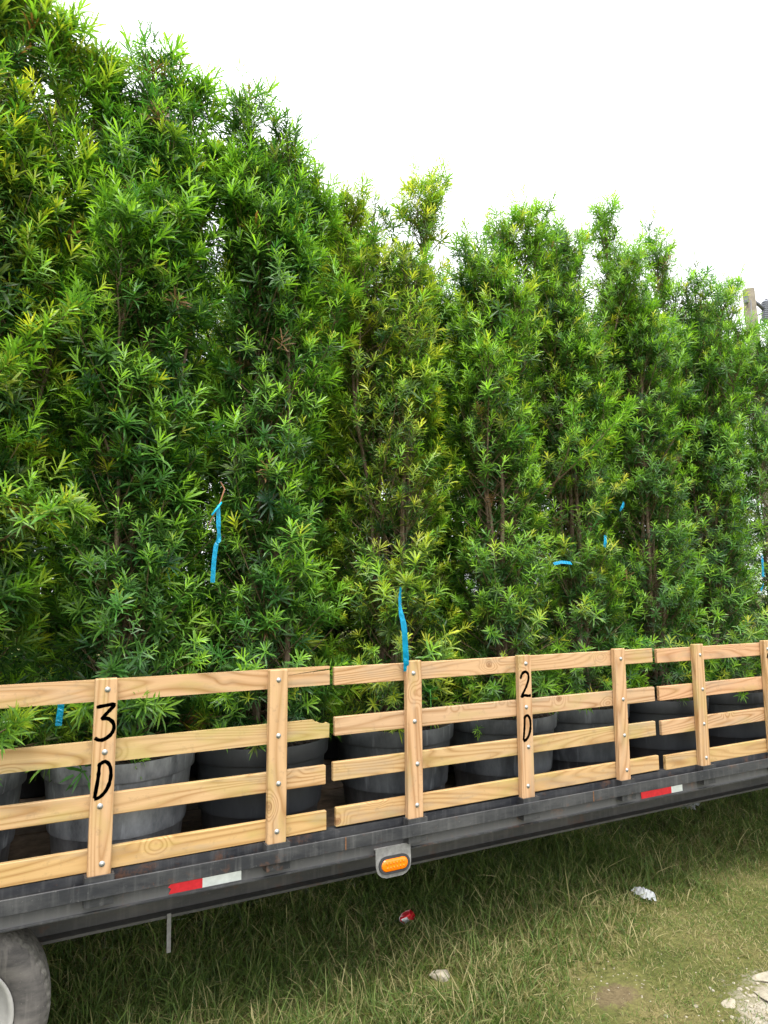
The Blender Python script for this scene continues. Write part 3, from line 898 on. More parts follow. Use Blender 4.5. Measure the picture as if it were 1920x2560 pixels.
# marker light
def stadium(w, h, n=10):
    r = h/2; pts = []
    for i in range(n+1):
        a = -math.pi/2+math.pi*i/n; pts.append((w/2-r+r*math.cos(a), r*math.sin(a)))
    for i in range(n+1):
        a = math.pi/2+math.pi*i/n; pts.append((-w/2+r+r*math.cos(a), r*math.sin(a)))
    return pts
lx, lz = 1.712, 0.652
ml = poly_extrude([(-.098, .075), (.098, .075), (.098, -.01), (.090, -.040), (.070, -.058), (.045, -.066), (-.045, -.066), (-.070, -.058), (-.090, -.040), (-.098, -.01)], -.004, .004, .0015)
mlo = bm_obj('marker_light', ml, M_bracket, tr, (lx, -.036, lz), (R(-4), 0, 0))
mlo['label'] = 'amber oval marker light on grey bracket'
box('bracket_tab', -.09, .09, .0045, .034, .062, .068, M_bracket, mlo)
def ring_mesh(w, h, t, y0, y1):
    o = stadium(w, h); i = stadium(w-2*t, h-2*t)
    bm = bmesh.new(); n = len(o)
    L = [[bm.verts.new((x, y, z)) for x, z in s] for s, y in ((o, y1), (o, y0), (i, y0), (i, y1))]
    for a, b_ in zip(L, L[1:]):
        for q in range(n): bm.faces.new((a[q], a[(q+1) % n], b_[(q+1) % n], b_[q]))
    bmesh.ops.recalc_face_normals(bm, faces=bm.faces[:]); return bm
bm_obj('gasket', ring_mesh(.172, .082, .012, -.014, -.0042), M_rubber, mlo, (0, 0, -.006))
lens = bmesh.new()
prev = None
for w_, h_, y in ((.147, .057, -.006), (.147, .057, -.013), (.139, .050, -.0175), (.12, .034, -.0195)):
    ring = [lens.verts.new((x, y, z)) for x, z in stadium(w_, h_)]
    if prev: 
        for q in range(len(ring)): lens.faces.new((prev[q], prev[(q+1) % len(ring)], ring[(q+1) % len(ring)], ring[q]))
    prev = ring
lens.faces.new(prev)
bmesh.ops.recalc_face_normals(lens, faces=lens.faces[:])
for cx_ in (-.044, -.026, -.008, .010, .028, .046):
    for cz_ in (-.010, .010):
        bmesh.ops.create_icosphere(lens, subdivisions=1, radius=.0065, matrix=Matrix.Translation((cx_, -.0185, cz_)))
bm_obj('lens', lens, M_amber, mlo, (0, 0, -.006), smooth=False)
# reflective tape
def tape(x0, xm, x1, z0, z1, ragged):
    t = empty('reflective_tape', (0, 0, 0)); t.parent = tr
    yy = -.0015
    l = [(x0, z0), (xm, z0), (xm, z1), (x0-.004, z1)]
    if ragged: l += [(x0+.008, z1-.012), (x0-.003, z1-.024), (x0+.010, (z0+z1)/2-.006), (x0+.004, z0+.01)]
    bm_obj('red_section', poly_extrude(l, yy-.0008, yy+.0008), M_red, t)
    bm_obj('white_section', poly_extrude([(xm+.0004, z0), (x1, z0), (x1-.001, z1), (xm+.0004, z1)], yy-.0008, yy+.0008), M_white, t)
tape(.640, .782, .955, .700, .752, True)
tape(3.475, 3.742, 3.845, .700, .752, False)
# thin flat bar hanging under the frame
bm = box_bm(.019, .005, .17, .001)
bm_obj('hanging_strap', bm, plain('bare_grey_strap', (.17, .165, .155), .6, .25, 40), tr, (.700, .272, .424), (0, R(-1), 0))
# wheel
wh = empty('wheel', (-.146, .035, .352)); wh.parent = tr
def tyre_wob(a, k):
    return 1
n = 144
bm = bmesh.new()
prof = [(.212, .012), (.222, .002), (.250, -.012), (.285, -.016), (.312, -.010), (.330, .004), (.338, .012), (.349, .026), (.353, .05), (.355, .11), (.353, .17), (.349, .194), (.330, .216), (.285, .236), (.250, .232), (.212, .21)]
rings = []
for k_, (r_, h_) in enumerate(prof):
    ring = []
    for i in range(n):
        a = 2*math.pi*i/n; rad = r_
        if k_ in (6, 7, 12): rad += (.0010 if i % 3 else -.0035)
        if k_ in (8, 9, 10): rad += (.0 if i % 6 else -.006)
        ring.append(bm.verts.new((rad*math.cos(a), h_+.016, rad*math.sin(a))))
    rings.append(ring)
for k_, (a, b_) in enumerate(zip(rings, rings[1:])):
    for i in range(n):
        f = bm.faces.new((a[i], a[(i+1) % n], b_[(i+1) % n], b_[i]))
        f.material_index = 1 if 6 <= k_ <= 10 else 0
        f.smooth = k_ < 4
bmesh.ops.recalc_face_normals(bm, faces=bm.faces[:])
bm_obj('tyre', bm, [M_tyre, M_tread], wh)
bm_obj('rim', lathe([(.214, .022), (.222, .012), (.218, .008), (.205, .016), (.198, .05), (.185, .075), (.150, .082), (.120, .060), (.085, .055), (.080, .055), (0.001, .055)], 64, 'Y'), M_rim, wh, smooth=True)
bm_obj('hub', lathe([(.055, .054), (.054, .010), (.046, .002), (.001, .002)], 32, 'Y'), M_iron, wh, smooth=True)
for q in range(6):
    a = q*math.pi/3+.3
    bm_obj('lug_nut', lathe([(.012, .058), (.012, .040), (.008, .036), (.0005, .036)], 6, 'Y'), M_galv, wh, (.085*math.cos(a), 0, .085*math.sin(a)))
tube('axle', [(-.146, D+.26, .352), (-.146, D+WID-.26, .352)], .035, M_beam, tr, 12, TB)
for yy in (.30, WID-.38):
    box('axle_hanger', -.19, -.10, D+yy, D+yy+.08, .352, .4865, M_beam, tr, TB, .004)
wh2 = empty('wheel', (-.146, WID-.035, .352)); wh2.parent = tr; wh2.rotation_euler = (0, 0, math.pi)
for ch in list(wh.children):
    c_ = ch.copy(); C.objects.link(c_); c_.parent = wh2
# front jack leg at far end
box('jack_leg', 7.1, 7.2, D+.28, D+.38, .012, .4865, M_beam, tr, TB, .004)
box('jack_leg', 7.1, 7.2, D+WID-.38, D+WID-.28, .012, .4865, M_beam, tr, TB, .004)
box('jack_foot', 7.02, 7.28, D+.2, D+.46, -.02, .012, M_beam, tr, TB, .003)
box('jack_foot', 7.02, 7.28, D+WID-.46, D+WID-.2, -.02, .012, M_beam, tr, TB, .003)

# ------------------------------------------------------------------ fence panels
BT = 0.024
bolt_bm = lathe([(.0005, -.0058), (.0050, -.0055), (.0064, -.0040), (.0068, -.0018), (.0115, -.0016), (.0118, 0.0)], 14, 'Y')
bolt_me = bpy.data.meshes.new('bolt'); bolt_bm.to_mesh(bolt_me); bolt_bm.free(); bolt_me.materials.append(M_galv); bolt_me.shade_smooth()
STROKES = {
 '3': [[(.06, .95), (.5, .985), (.93, 1.0), (.70, .83), (.36, .61), (.62, .60), (.88, .48), (.95, .30), (.80, .12), (.48, .0), (.22, .0), (.04, .07)]],
 'D': [[(.30, .97), (.26, .6), (.18, .3), (.10, .02)], [(.28, .93), (.60, 1.0), (.86, .88), (.95, .65), (.88, .38), (.66, .16), (.36, .03), (.08, .0)]],
 '2': [[(.06, .74), (.22, .93), (.50, 1.0), (.74, .93), (.80, .75), (.66, .52), (.40, .28), (.12, .05), (.40, .09), (.70, .06), (.98, .07)]],
 '1': [[(.10, .80), (.5, 1.0), (.5, .5), (.5, .0)]],
}
def stroke_bm(strokes, w, h, width, y):
    bm = bmesh.new()
    rnd = random.Random(len(strokes)*7+int(w*1000))
    for st in strokes:
        P = [Vector((x*w, 0, z*h)) for x, z in st]
        # Catmull-Rom resample
        Q = []
        for i in range(len(P)-1):
            p0 = P[max(i-1, 0)]; p1 = P[i]; p2 = P[i+1]; p3 = P[min(i+2, len(P)-1)]
            for s in range(5):
                t = s/5
                Q.append(.5*((2*p1)+(-p0+p2)*t+(2*p0-5*p1+4*p2-p3)*t*t+(-p0+3*p1-3*p2+p3)*t**3))
        Q.append(P[-1])
        prev = None
        for i, q in enumerate(Q):
            d = (Q[min(i+1, len(Q)-1)]-Q[max(i-1, 0)]).normalized()
            nrm = Vector((-d.z, 0, d.x))
            ww = width*.5*(.82+.3*rnd.random())*(.75 if i in (0, len(Q)-1) else 1)
            a = bm.verts.new(q+nrm*ww+Vector((0, y, 0))); b_ = bm.verts.new(q-nrm*ww+Vector((0, y, 0)))
            if prev: bm.faces.new((prev[0], prev[1], b_, a))
            prev = (a, b_)
        y -= .0003
    bmesh.ops.solidify(bm, geom=bm.faces[:], thickness=.0006)
    bmesh.ops.recalc_face_normals(bm, faces=bm.faces[:])
    return bm

def make_panel(label, tops, ends, posts, letters, special=None, seed=0):
    rnd = random.Random(seed)
    xa = min(e[0] for e in ends); xb = max(e[1] for e in ends)
    base = ((xa+xb)/2, D, 0.84)
    root = empty('fence_panel', base)
    tag(root, label, 'fence', 'wooden side panels along the trailer edge')
    for i, (zt, (x0, x1)) in enumerate(zip(tops, ends)):
        cxm = (x0+x1)/2; ln = x1-x0
        hh = .0445; hl = ln/2
        key = (special or {}).get(i)
        tilt = rnd.uniform(-.0012, .0012)
        if key == 'split':
            pts = [(-hl, -hh), (hl, -hh), (hl, .026), (hl-.12, .019), (hl-.24, .010), (hl-.12, .0225), (hl, .0335), (hl, hh), (-hl, hh)]
            bm = poly_extrude(pts, 0, BT)
        elif key == 'broken':
            pts = [(-hl, -hh), (hl-.004, -hh), (hl-.002, .020), (hl-.012, .026), (hl-.025, .021), (hl-.045, .024), (hl-.062, .033), (hl-.072, .031), (hl-.085, hh), (-hl, hh)]
            bm = poly_extrude(pts, 0, BT)
        else:
            bm = box_bm(ln, BT, .089, .003)
            bmesh.ops.translate(bm, verts=bm.verts, vec=(0, BT/2, 0))
        bm_obj('board', bm, M_wood, root, (cxm-base[0], .0008+rnd.uniform(0, .002), zt-hh-base[2]), (0, tilt, 0)).color = (rnd.uniform(.94, 1.04), rnd.uniform(.95, 1.02), rnd.uniform(.88, 1.06) if i < 3 else .82, 1)
    for j, xr in enumerate(posts):
        z0, z1 = .772, 1.617+rnd.uniform(-.004, .004)
        L = z1-z0
        bm = box_bm(L, .036, .089, .004)
        po = bm_obj('post', bm, M_wood, root, (xr-.0445-base[0], -.0185, (z0+z1)/2-base[2]), (0, R(-90)+rnd.uniform(-.004, .004), 0))
        for zt in tops:
            # local X of the post runs up, local Z runs toward -X
            bo = bpy.data.objects.new('bolt', bolt_me); link(bo, po)
            bo.location = (zt-.0445-(z0+z1)/2+rnd.uniform(-.008, .008), -.018, rnd.uniform(-.012, .010))
        for ch, zt, zb, wd in letters.get(j, []):
            bm = stroke_bm(STROKES[ch], wd, zt-zb, .0155, -.0184)
            # letter is drawn in XZ: rotate into the post's frame
            bmesh.ops.rotate(bm, verts=bm.verts, cent=(0, 0, 0), matrix=Matrix.Rotation(R(90), 3, 'Y'))
            bm_obj('painted_number', bm, M_paint, po, (zb-(z0+z1)/2, 0, wd/2+.002))
    return root

make_panel('left wooden fence panel with 3 D painted on its post and a split top board',
    (1.613, 1.362, 1.147, .934), ((-.86, 1.385), (-.86, 1.386), (-.855, 1.366), (-.86, 1.370)), (-.345, .40, 1.154),
    {1: [('3', 1.513, 1.374, .080), ('D', 1.285, 1.141, .070)]}, {0: 'split', 1: 'broken'}, 3)
make_panel('middle wooden fence panel with 2 D painted on its centre post',
    (1.607, 1.365, 1.153, .940), ((1.410, 3.645), (1.413, 3.646), (1.404, 3.638), (1.420, 3.650)), (1.889, 2.615, 3.36),
    {1: [('2', 1.523, 1.381, .078), ('D', 1.283, 1.147, .062)]}, None, 5)
make_panel('right wooden fence panel, farthest along the trailer, running out of the picture',
    (1.601, 1.363, 1.147, .931), ((3.685, 5.92), (3.688, 5.922), (3.692, 5.93), (3.712, 5.92)), (4.087, 4.82, 5.56),
    {1: [('1', 1.523, 1.381, .05)]}, None, 8)

# ------------------------------------------------------------------ grass
def taller(x, y):
    """0 = mown, 1 = long uncut grass"""
    x = np.asarray(x, float); y = np.asarray(y, float)
    edge = 2.62+0.30*(x-1.8)+0.10*np.sin(2.1*x+1)+0.07*np.sin(5.7*x)
    edge = np.where(x > 4.6, 3.46+0.12*np.sin(2*x), edge)
    return np.clip((y-edge)/0.45+0.5, 0, 1)
def bare(x, y):
    a = (((x-2.72)*.9+(y-2.72)*.4)/.28)**2+(((y-2.72)*.9-(x-2.72)*.4)/.15)**2+.5*np.sin(9*x+4*y)+.4*np.sin(17*y-6*x)
    b_ = ((x-3.45)/.42)**2+((y-2.18)/.30)**2+.4*np.sin(11*x+5*y)+.4*np.sin(19*y-7*x)
    return np.minimum(a, b_)
def grass_field(seed, n, x0, x1, y0, y1, kind):
    rng = np.random.default_rng(seed)
    x = rng.uniform(x0, x1, n); y = rng.uniform(y0, y1, n)
    # tufts
    ntuft = n//14
    tx = rng.uniform(x0, x1, ntuft); ty = rng.uniform(y0, y1, ntuft)
    sel = rng.uniform(size=n) < .6
    ti = rng.integers(0, ntuft, n)
    x = np.where(sel, tx[ti]+rng.normal(0, .022, n), x); y = np.where(sel, ty[ti]+rng.normal(0, .022, n), y)
    tt = taller(x, y); bb = bare(x, y)
    vis = (x*0.467+y*0.884 > 2.2)
    keep = vis & (bb+rng.normal(0, .45, n) > (.8 if kind == 'short' else 1.5)) & ((x-2.02)**2+(y-3.20)**2 > (.008 if kind == 'long' else .004))
    if kind == 'long': keep &= rng.uniform(size=n) < tt**1.2
    # wheel contact stays clear
    keep &= ~((np.abs(x+.146) < .16) & (y > D) & (y < D+.3))
    x, y, tt, ti, sel = x[keep], y[keep], tt[keep], ti[keep], sel[keep]
    n = len(x)
    tuftv = rng.uniform(0, 1, ntuft)[ti]
    tv = np.where(sel, tuftv, rng.uniform(0, 1, n))
    under = np.clip((y-(D+.15))/.5, 0, 1)  # how far beneath the trailer; drives the shade painted into the blades
    if kind == 'long':
        L = rng.uniform(.05, .155, n)*(.6+.8*tv)*(.55+.45*tt)
        L = np.where(rng.uniform(size=n) < .08, L*1.7, L)
        W = rng.uniform(.0026, .0062, n)
    else:
        L = rng.uniform(.015, .05, n)*(.7+.6*tv)
        W = rng.uniform(.002, .004, n)
    az = rng.uniform(0, 6.28, n); lean = rng.uniform(.1, .9, n) if kind == 'long' else rng.uniform(.2, 1.1, n)
    Dv = unit(np.stack([np.cos(az)*lean, np.sin(az)*lean, np.ones(n)], -1))
    S = unit(np.cross(Dv, np.array([0, 0, 1.])+rng.normal(0, .4, (n, 3))))
    bend = np.stack([np.cos(az), np.sin(az), np.full(n, -1.0)], -1)*rng.uniform(.0, .55, n)[:, None]
    O = np.stack([x, y, gz(x, y)-.004], -1)
    mixn = 0.5+0.5*np.sin(1.9*x+2.7*y+np.sin(3*x-1.4*y)*1.3)
    dry = rng.uniform(size=n) < np.clip((.20 if kind == 'long' else .36)+.26*mixn*(1-tt*.35)-.20*under, 0, 1)  # fewer straw blades beneath the trailer, partly to paint its shade
    gA = np.array([.044, .082, .016]); gB = np.array([.120, .175, .036]); dA = np.array([.20, .175, .07]); dB = np.array([.34, .30, .15])
    if kind == 'short':
        gA = np.array([.070, .125, .024]); gB = np.array([.150, .195, .045]); dA = np.array([.22, .19, .085]); dB = np.array([.36, .31, .16])
    q = rng.uniform(0, 1, (n, 1))
    col = np.where(dry[:, None], dA*(1-q)+dB*q, gA*(1-q)+gB*q)
    if kind == 'long': col = col*(1-.12*under[:, None]*np.array([1., .6, .8]))  # trailer's shade painted into the long blades' colour
    tipc = np.where((rng.uniform(size=n) < .3)[:, None], col*.5+np.array([.30, .25, .12])*.5, col)
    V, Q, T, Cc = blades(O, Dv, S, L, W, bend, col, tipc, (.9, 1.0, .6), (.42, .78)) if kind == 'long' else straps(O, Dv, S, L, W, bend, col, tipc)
    return V, Q, T, Cc
def grass_obj(name, parts, label):
    off = 0; Vs, Qs, Ts, Cs = [], [], [], []
    for V, Q, T, Cc in parts:
        Vs.append(V); Qs.append(Q+off); Ts.append(T+off); Cs.append(Cc); off += len(V)
    me = np_mesh(name, np.concatenate(Vs), [np.concatenate(Qs), np.concatenate(Ts)], [M_grass], np.concatenate(Cs))
    tag(link(bpy.data.objects.new(name, me)), label, 'grass', kind='stuff')
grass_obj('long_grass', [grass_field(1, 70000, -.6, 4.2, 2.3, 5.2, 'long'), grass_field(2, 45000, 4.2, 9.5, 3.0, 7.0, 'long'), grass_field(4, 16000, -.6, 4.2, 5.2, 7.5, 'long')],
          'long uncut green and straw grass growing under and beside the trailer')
grass_obj('short_grass', [grass_field(3, 78000, 1.2, 6.5, 1.6, 4.2, 'short')],
          'short mown grass in the lower right corner')

# ------------------------------------------------------------------ stones, litter
def rock(x, y, sx, sy, sz, seed, label, group=None):
    rnd = random.Random(seed)
    bm = bmesh.new()
    for _ in range(26):
        v = Vector((rnd.gauss(0, 1), rnd.gauss(0, 1), rnd.gauss(0, 1))).normalized()*rnd.uniform(.75, 1.1)
        bm.verts.new((v.x*sx, v.y*sy, max(-.6, min(.7, v.z))*sz))
    r = bmesh.ops.convex_hull(bm, input=bm.verts[:])
    bmesh.ops.delete(bm, geom=[g for g in r['geom_interior'] if isinstance(g, bmesh.types.BMVert)], context='VERTS')
    bmesh.ops.bevel(bm, geom=bm.edges[:], offset=min(sx, sy)*.05, segments=1, affect='EDGES')
    o = bm_obj('rock', bm, M_rock, None, (x, y, float(gz(x, y))+sz*.3), (rnd.uniform(-.12, .12), rnd.uniform(-.12, .12), rnd.uniform(0, 6)))
    tag(o, label, 'rock', group)
rock(2.04, 3.26, .062, .045, .036, 3, 'pale flat rock lying in the grass near the bottom centre of the picture')
rock(3.15, 2.42, .065, .035, .010, 4, 'large flat white rock in the chalky patch, leftmost of its cluster', 'white rocks in the chalky corner patch')
rock(3.50, 2.44, .10, .05, .013, 5, 'white rock at the right edge of the picture, farthest back of its cluster', 'white rocks in the chalky corner patch')
rock(3.36, 2.30, .12, .06, .013, 6, 'white rock in the middle of the chalky patch in the lower right corner', 'white rocks in the chalky corner patch')
rock(3.25, 2.20, .09, .045, .012, 7, 'small white rock nearest the bottom right corner of the picture', 'white rocks in the chalky corner patch')
rng = np.random.default_rng(9)
bm = bmesh.new()
for q in range(420):
    if 60 < q < 200: continue
    if q < 200: x, y = rng.normal(2.84, .20), rng.normal(2.80, .12)
    else: x, y = rng.normal(3.38, .22), rng.normal(2.28, .13)
    s_ = rng.uniform(.002, .0055) if q < 200 else rng.uniform(.003, .014)
    bmesh.ops.create_icosphere(bm, subdivisions=1, radius=1, matrix=Matrix.Translation((x, y, float(gz(x, y))+s_*.2)) @ Matrix.Rotation(rng.uniform(0, 6), 4, 'Z') @ Matrix.Diagonal((s_*rng.uniform(.8, 1.5), s_, s_*.6, 1)))
tag(bm_obj('gravel', bm, M_rock), 'scattered pale gravel on the bare dirt', 'gravel', kind='stuff')

def crumpled(name, x, y, sx, sy, h, seed, mat, label, cat):
    rnd = random.Random(seed)
    bm = bmesh.new()
    bmesh.ops.create_grid(bm, x_segments=14, y_segments=10, size=1)
    ph = [(rnd.uniform(-5, 5), rnd.uniform(-5, 5), rnd.random()*6) for _ in range(7)]
    for v in bm.verts:
        f = sum(abs(math.sin(v.co.x*a*1.8+v.co.y*b_*1.8+p)) for a, b_, p in ph)/7
        edge = 1-max(abs(v.co.x), abs(v.co.y))**4
        px, py = v.co.x, v.co.y
        v.co = Vector((px*sx*(1+.25*math.sin(py*4+seed)), py*sy*(1+.25*math.sin(px*3+seed)), h*(.25+f*1.1*edge)+rnd.uniform(-.012, .012)))
    bmesh.ops.solidify(bm, geom=bm.faces[:], thickness=.0012)
    bmesh.ops.recalc_face_normals(bm, faces=bm.faces[:])
    o = bm_obj(name, bm, mat, None, (x, y, float(gz(x, y))+.02), (R(12), R(-6), seed))
    return tag(o, label, cat)
crumpled('plastic_bag', 3.64, 3.37, .065, .036, .045, 2, M_plastic, 'crumpled white plastic bag in the grass, nearer of the two white scraps', 'litter')
crumpled('plastic_wrapper', 5.58, 4.57, .07, .06, .05, 5, M_plastic, 'small white wrapper in the grass far off under the trailer edge', 'litter')
# crushed can
can = empty('drink_can', (2.12, 3.80, .045))
tag(can, 'crushed red and silver drink can lying in the grass', 'can')
def crush(bm, seed):
    rnd = random.Random(seed); ph = [rnd.random()*6 for _ in range(4)]
    for v in bm.verts:
        a = math.atan2(v.co.y, v.co.x); z = v.co.z
        v.co.x *= 1+.22*math.sin(2*a+ph[0]+z*40); v.co.y *= .72+.2*math.sin(3*a+ph[1]-z*55)
        v.co.x += .010*math.sin(z*60+ph[2])
b1 = lathe([(.033, z) for z in np.linspace(.0, .062, 9)], 24); crush(b1, 1)
cb = bm_obj('can_body', b1, M_canred, can, (0, 0, .015), (R(62), R(15), R(40)), smooth=True)
b2 = lathe([(.033, .0), (.031, -.006), (.026, -.010), (.024, -.006), (.0005, -.006)], 24); crush(b2, 1)
bm_obj('can_end', b2, M_cansil, can, (0, 0, .015), (R(62), R(15), R(40)), smooth=True)
b3 = lathe([(.0335, z) for z in np.linspace(.008, .040, 5)], 24); crush(b3, 1)
for f in [f for f in b3.faces if math.atan2(f.calc_center_median().y, f.calc_center_median().x) > -.2]: b3.faces.remove(f)
bm_obj('printed_band', b3, M_cansil, can, (0, 0, .015), (R(62), R(15), R(40)), smooth=True)

# ------------------------------------------------------------------ flagging tape and ties
def ribbon(name, pts, width, mat, label, cat, group=None, twist=None, seed=0, face=(0.3, 1, 0)):
    rnd = random.Random(seed)
    P = np.array(pts, float)
    # resample
    m = 26
    s = np.linspace(0, len(P)-1, m); idx = np.arange(len(P))
    Q = np.stack([np.interp(s, idx, P[:, k_]) for k_ in range(3)], -1)
    for _ in range(2): Q[1:-1] = (Q[:-2]+2*Q[1:-1]+Q[2:])/4
    base = Q[0].copy(); Q = Q-base
    t = unit(np.gradient(Q, axis=0))
    f = np.array(face, float)
    side = unit(np.cross(t, np.broadcast_to(f, t.shape)))
    nrm = unit(np.cross(side, t))
    tw = np.interp(np.linspace(0, 1, m), np.linspace(0, 1, len(twist)), twist) if twist else np.zeros(m)
    tw = tw+np.array([rnd.uniform(-.12, .12) for _ in range(m)])
    sv = np.cos(tw)[:, None]*side+np.sin(tw)[:, None]*nrm
    bm = bmesh.new(); prev = None
    for i in range(m):
        w_ = width*.5*(1 if i < m-1 else .95)
        a = bm.verts.new(Q[i]-sv[i]*w_); c_ = bm.verts.new(Q[i]+nrm[i]*rnd.uniform(-.003, .003)); b_ = bm.verts.new(Q[i]+sv[i]*w_)
        if prev:
            bm.faces.new((prev[0], prev[1], c_, a)); bm.faces.new((prev[1], prev[2], b_, c_))
        prev = (a, c_, b_)
    bmesh.ops.solidify(bm, geom=bm.faces[:], thickness=.0006)
    bmesh.ops.recalc_face_normals(bm, faces=bm.faces[:])
    return tag(bm_obj(name, bm, mat, None, tuple(base)), label, cat, group)
RG = 'blue flagging tapes tied to branches'
r1 = ribbon('flagging_tape', [(.826, 3.225, 2.385), (.822, 3.205, 2.30), (.826, 3.20, 2.22), (.812, 3.20, 2.20), (.802, 3.195, 2.12), (.797, 3.19, 2.022)], .021, M_ribbon,
       'long wrinkled blue tape hanging from a bare orange twig, upper left of the fence', 'tape', RG, [.9, .2, .9, -.7, .1, .25, .1], 3)
tube('tape_knot', [(.838, 3.222, 2.40), (.822, 3.210, 2.378), (.790, 3.20, 2.335)], .005, M_ribbon, r1, 6, (.826, 3.225, 2.385))
tw_ = tube('bare_twig', [(.885, 3.42, 2.53), (.86, 3.25, 2.47), (.826, 3.215, 2.385), (.79, 3.20, 2.32), (.772, 3.19, 2.285)], np.array([.004, .0036, .0032, .0024, .0016]), plain('orange_twig', (.22, .095, .045), .8, .2, 30), None, 6)
tag(tw_, 'bare orange twig sticking out with a blue tape tied to it', 'twig')
ribbon('flagging_tape', [(1.800, 3.21, 2.00), (1.786, 3.20, 1.94), (1.775, 3.17, 1.87), (1.784, 3.150, 1.80), (1.790, 3.152, 1.70), (1.796, 3.155, 1.62), (1.800, 3.163, 1.568)], .030, M_ribbon,
       'bright blue tape hanging down over the top board of the middle fence panel', 'tape', RG, [1.1, .9, .5, .1, .0, .05, .1], 4)
ribbon('flagging_tape', [(.196, 3.31, 1.60), (.193, 3.30, 1.50), (.186, 3.295, 1.422)], .026, M_ribbon,
       'short blue tape end hanging behind the left fence panel, beside the 3 D post', 'tape', RG, [.3, 0, .2], 5)
ribbon('flagging_tape', [(2.885, 3.24, 2.142), (2.93, 3.22, 2.152), (2.97, 3.215, 2.150), (3.01, 3.22, 2.146)], .022, M_ribbon,
       'small blue tape lying sideways in the foliage above the 2 D post', 'tape', RG, [.5, .2, .4], 6, (0.2, 1, -.2))
ribbon('flagging_tape', [(3.325, 3.24, 2.33), (3.31, 3.225, 2.29), (3.29, 3.22, 2.255)], .024, M_ribbon,
       'blue tape scrap, middle of three in foliage right of 2 D post', 'tape', RG, [.4, .1, .3], 7)
ribbon('flagging_tape', [(3.505, 3.24, 2.555), (3.475, 3.22, 2.53), (3.44, 3.215, 2.495)], .020, M_ribbon,
       'blue tape scrap, highest of three in foliage right of 2 D post', 'tape', RG, [.4, .1, .5], 8)
ribbon('flagging_tape', [(4.70, 3.10, 2.235), (4.67, 3.08, 2.19), (4.66, 3.075, 2.135), (4.65, 3.07, 2.07)], .024, M_ribbon,
       'blue tape hanging at the right edge of the picture, upper of two', 'tape', RG, [.9, .2, .4, .1], 9)
ribbon('flagging_tape', [(4.69, 3.10, 2.02), (4.65, 3.08, 2.00), (4.61, 3.07, 1.972)], .022, M_ribbon,
       'blue tape stub at the right edge of the picture, lower of two', 'tape', RG, [.3, .5, .1], 10)
TG = 'green plant ties around the stems'
for (cx_, cz_, rx_, lab) in ((-.08, 3.335, .13, 'thin green tie tape round the tree at the left edge, high up'), (.52, 3.035, .14, 'thin green tie tape round the tree above the 3 D post'),
                        (2.63, 3.41, .14, 'thin green tie tape high on the tree above the 2 D post'), (3.84, 3.14, .13, 'thin green tie tape on the tree above the right end of the middle panel')):
    pts = [(cx_+rx_*math.cos(a), D+.36+.17*math.sin(a), cz_+.012*math.sin(2*a)) for a in np.linspace(math.pi*.9, math.pi*2.1, 14)]
    ribbon('plant_tie', pts, .010, M_tie, lab, 'plant tie', TG, None, int(cz_*10), (0, 0, 1))

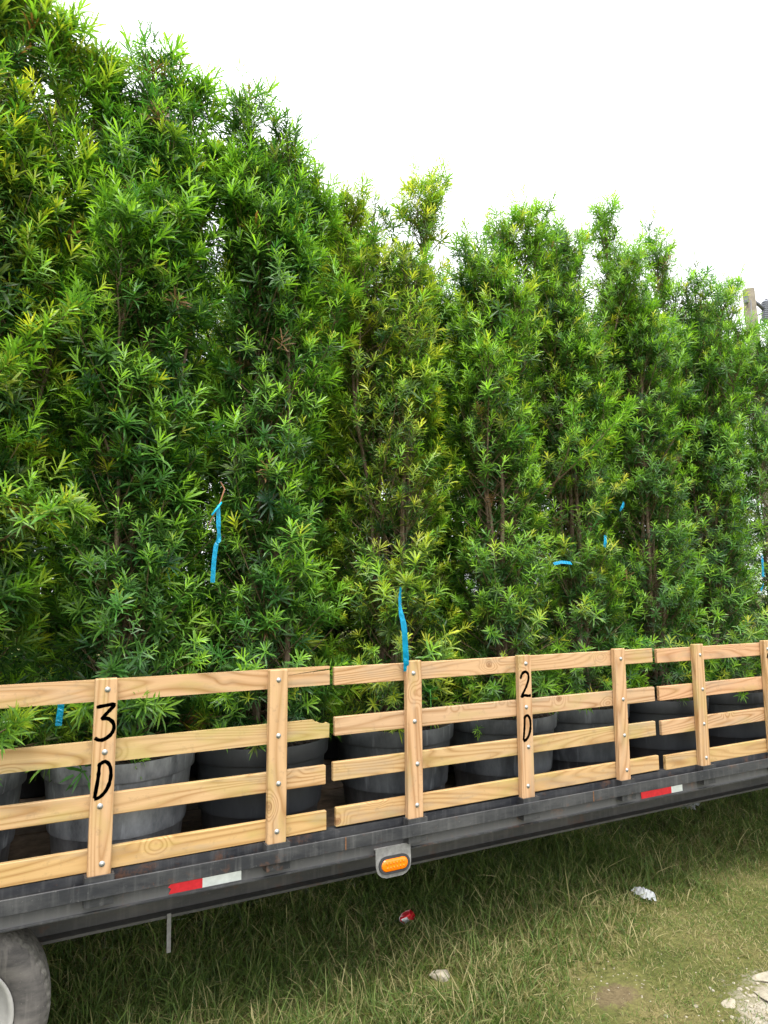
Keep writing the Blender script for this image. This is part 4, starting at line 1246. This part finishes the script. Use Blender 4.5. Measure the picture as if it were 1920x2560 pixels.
# broad-leaved weed in a pot
wd = empty('weed', (2.055, 3.345, 1.222))
tag(wd, 'small broad-leaved green weed growing in a pot behind the middle fence panel', 'plant')
for a, e, l, z in ((0.2, .6, .070, .21), (1.6, .8, .065, .20), (2.9, .5, .072, .19), (4.0, .9, .06, .22), (5.2, .6, .075, .20), (.9, .3, .06, .16), (3.5, .3, .065, .15), (4.6, .4, .07, .17)):
    bm = bmesh.new()
    rows = []
    for i in range(7):
        t = i/6; ww = .5*l*.72*math.sin(math.pi*min(1, t*.93+.07))**.8
        zc = l*(math.sin(e)*t-.35*t*t)
        rows.append([bm.verts.new((l*math.cos(e)*t, s_*ww, zc+.12*abs(s_)*ww)) for s_ in (-1, 0, 1)])
    for r_a, r_b in zip(rows, rows[1:]):
        for q in range(2): bm.faces.new((r_a[q], r_a[q+1], r_b[q+1], r_b[q]))
    bmesh.ops.solidify(bm, geom=bm.faces[:], thickness=.0008)
    bm_obj('leaf', bm, M_weed, wd, (.012*math.cos(a), .012*math.sin(a), z), (0, 0, a), smooth=True)
tube('stem', [(0, 0, -.02), (.004, .003, .12), (0, 0, .22)], .0035, M_weed, wd, 6)

# ------------------------------------------------------------------ utility pole
up = empty('utility_pole', (15.75, 10.0, 0))
tag(up, 'weathered wooden utility pole with grey insulator hardware, leaning slightly left', 'utility pole')
tube('pole', [(15.75, 10, -.3), (15.66, 10, 4), (15.40, 10, 9.30)], np.array([.19, .17, .135]), M_pole, up, 20, (15.75, 10, 0))
ub = (15.75, 10, 0)
tube('bracket_arm', [(15.48, 9.97, 9.04), (15.65, 9.93, 8.95), (15.82, 9.92, 8.86)], .045, M_iron, up, 8, ub)
tube('brace', [(15.50, 9.98, 8.62), (15.74, 9.94, 8.74)], .022, M_iron, up, 6, ub)
# ribbed cut-out insulator
prof = []
for k_ in range(9):
    prof += [(.055, k_*.055), (.092, k_*.055+.018), (.092, k_*.055+.030), (.055, k_*.055+.045)]
prof = [(.0, -.03), (.05, -.03)]+prof+[(.05, .52), (.0, .52)]
bm_obj('insulator', lathe(prof, 20), M_porc, up, (15.85-ub[0], -.08, 8.58), (0, R(7), 0), smooth=True)
tube('fuse_tube', [(15.93, 9.92, 9.14), (16.10, 9.92, 9.12), (16.06, 9.92, 8.58), (15.90, 9.92, 8.54)], .022, M_iron, up, 6, ub)
tube('jumper_wire', [(15.85, 9.92, 8.57), (15.88, 9.92, 8.2), (15.82, 9.94, 7.6), (15.60, 9.98, 7.0)], .010, M_iron, up, 5, ub)
box('pole_bracket', 15.225, 15.275, 9.93, 10.02, 8.92, 9.20, M_iron, up, ub, .01)
tube('ground_wire', [(15.25, 9.86, 8.95), (15.20, 9.85, 8.3), (15.33, 9.86, 7.2), (15.58, 9.82, 3.0), (15.66, 9.80, .0)], .010, M_iron, up, 5, ub)
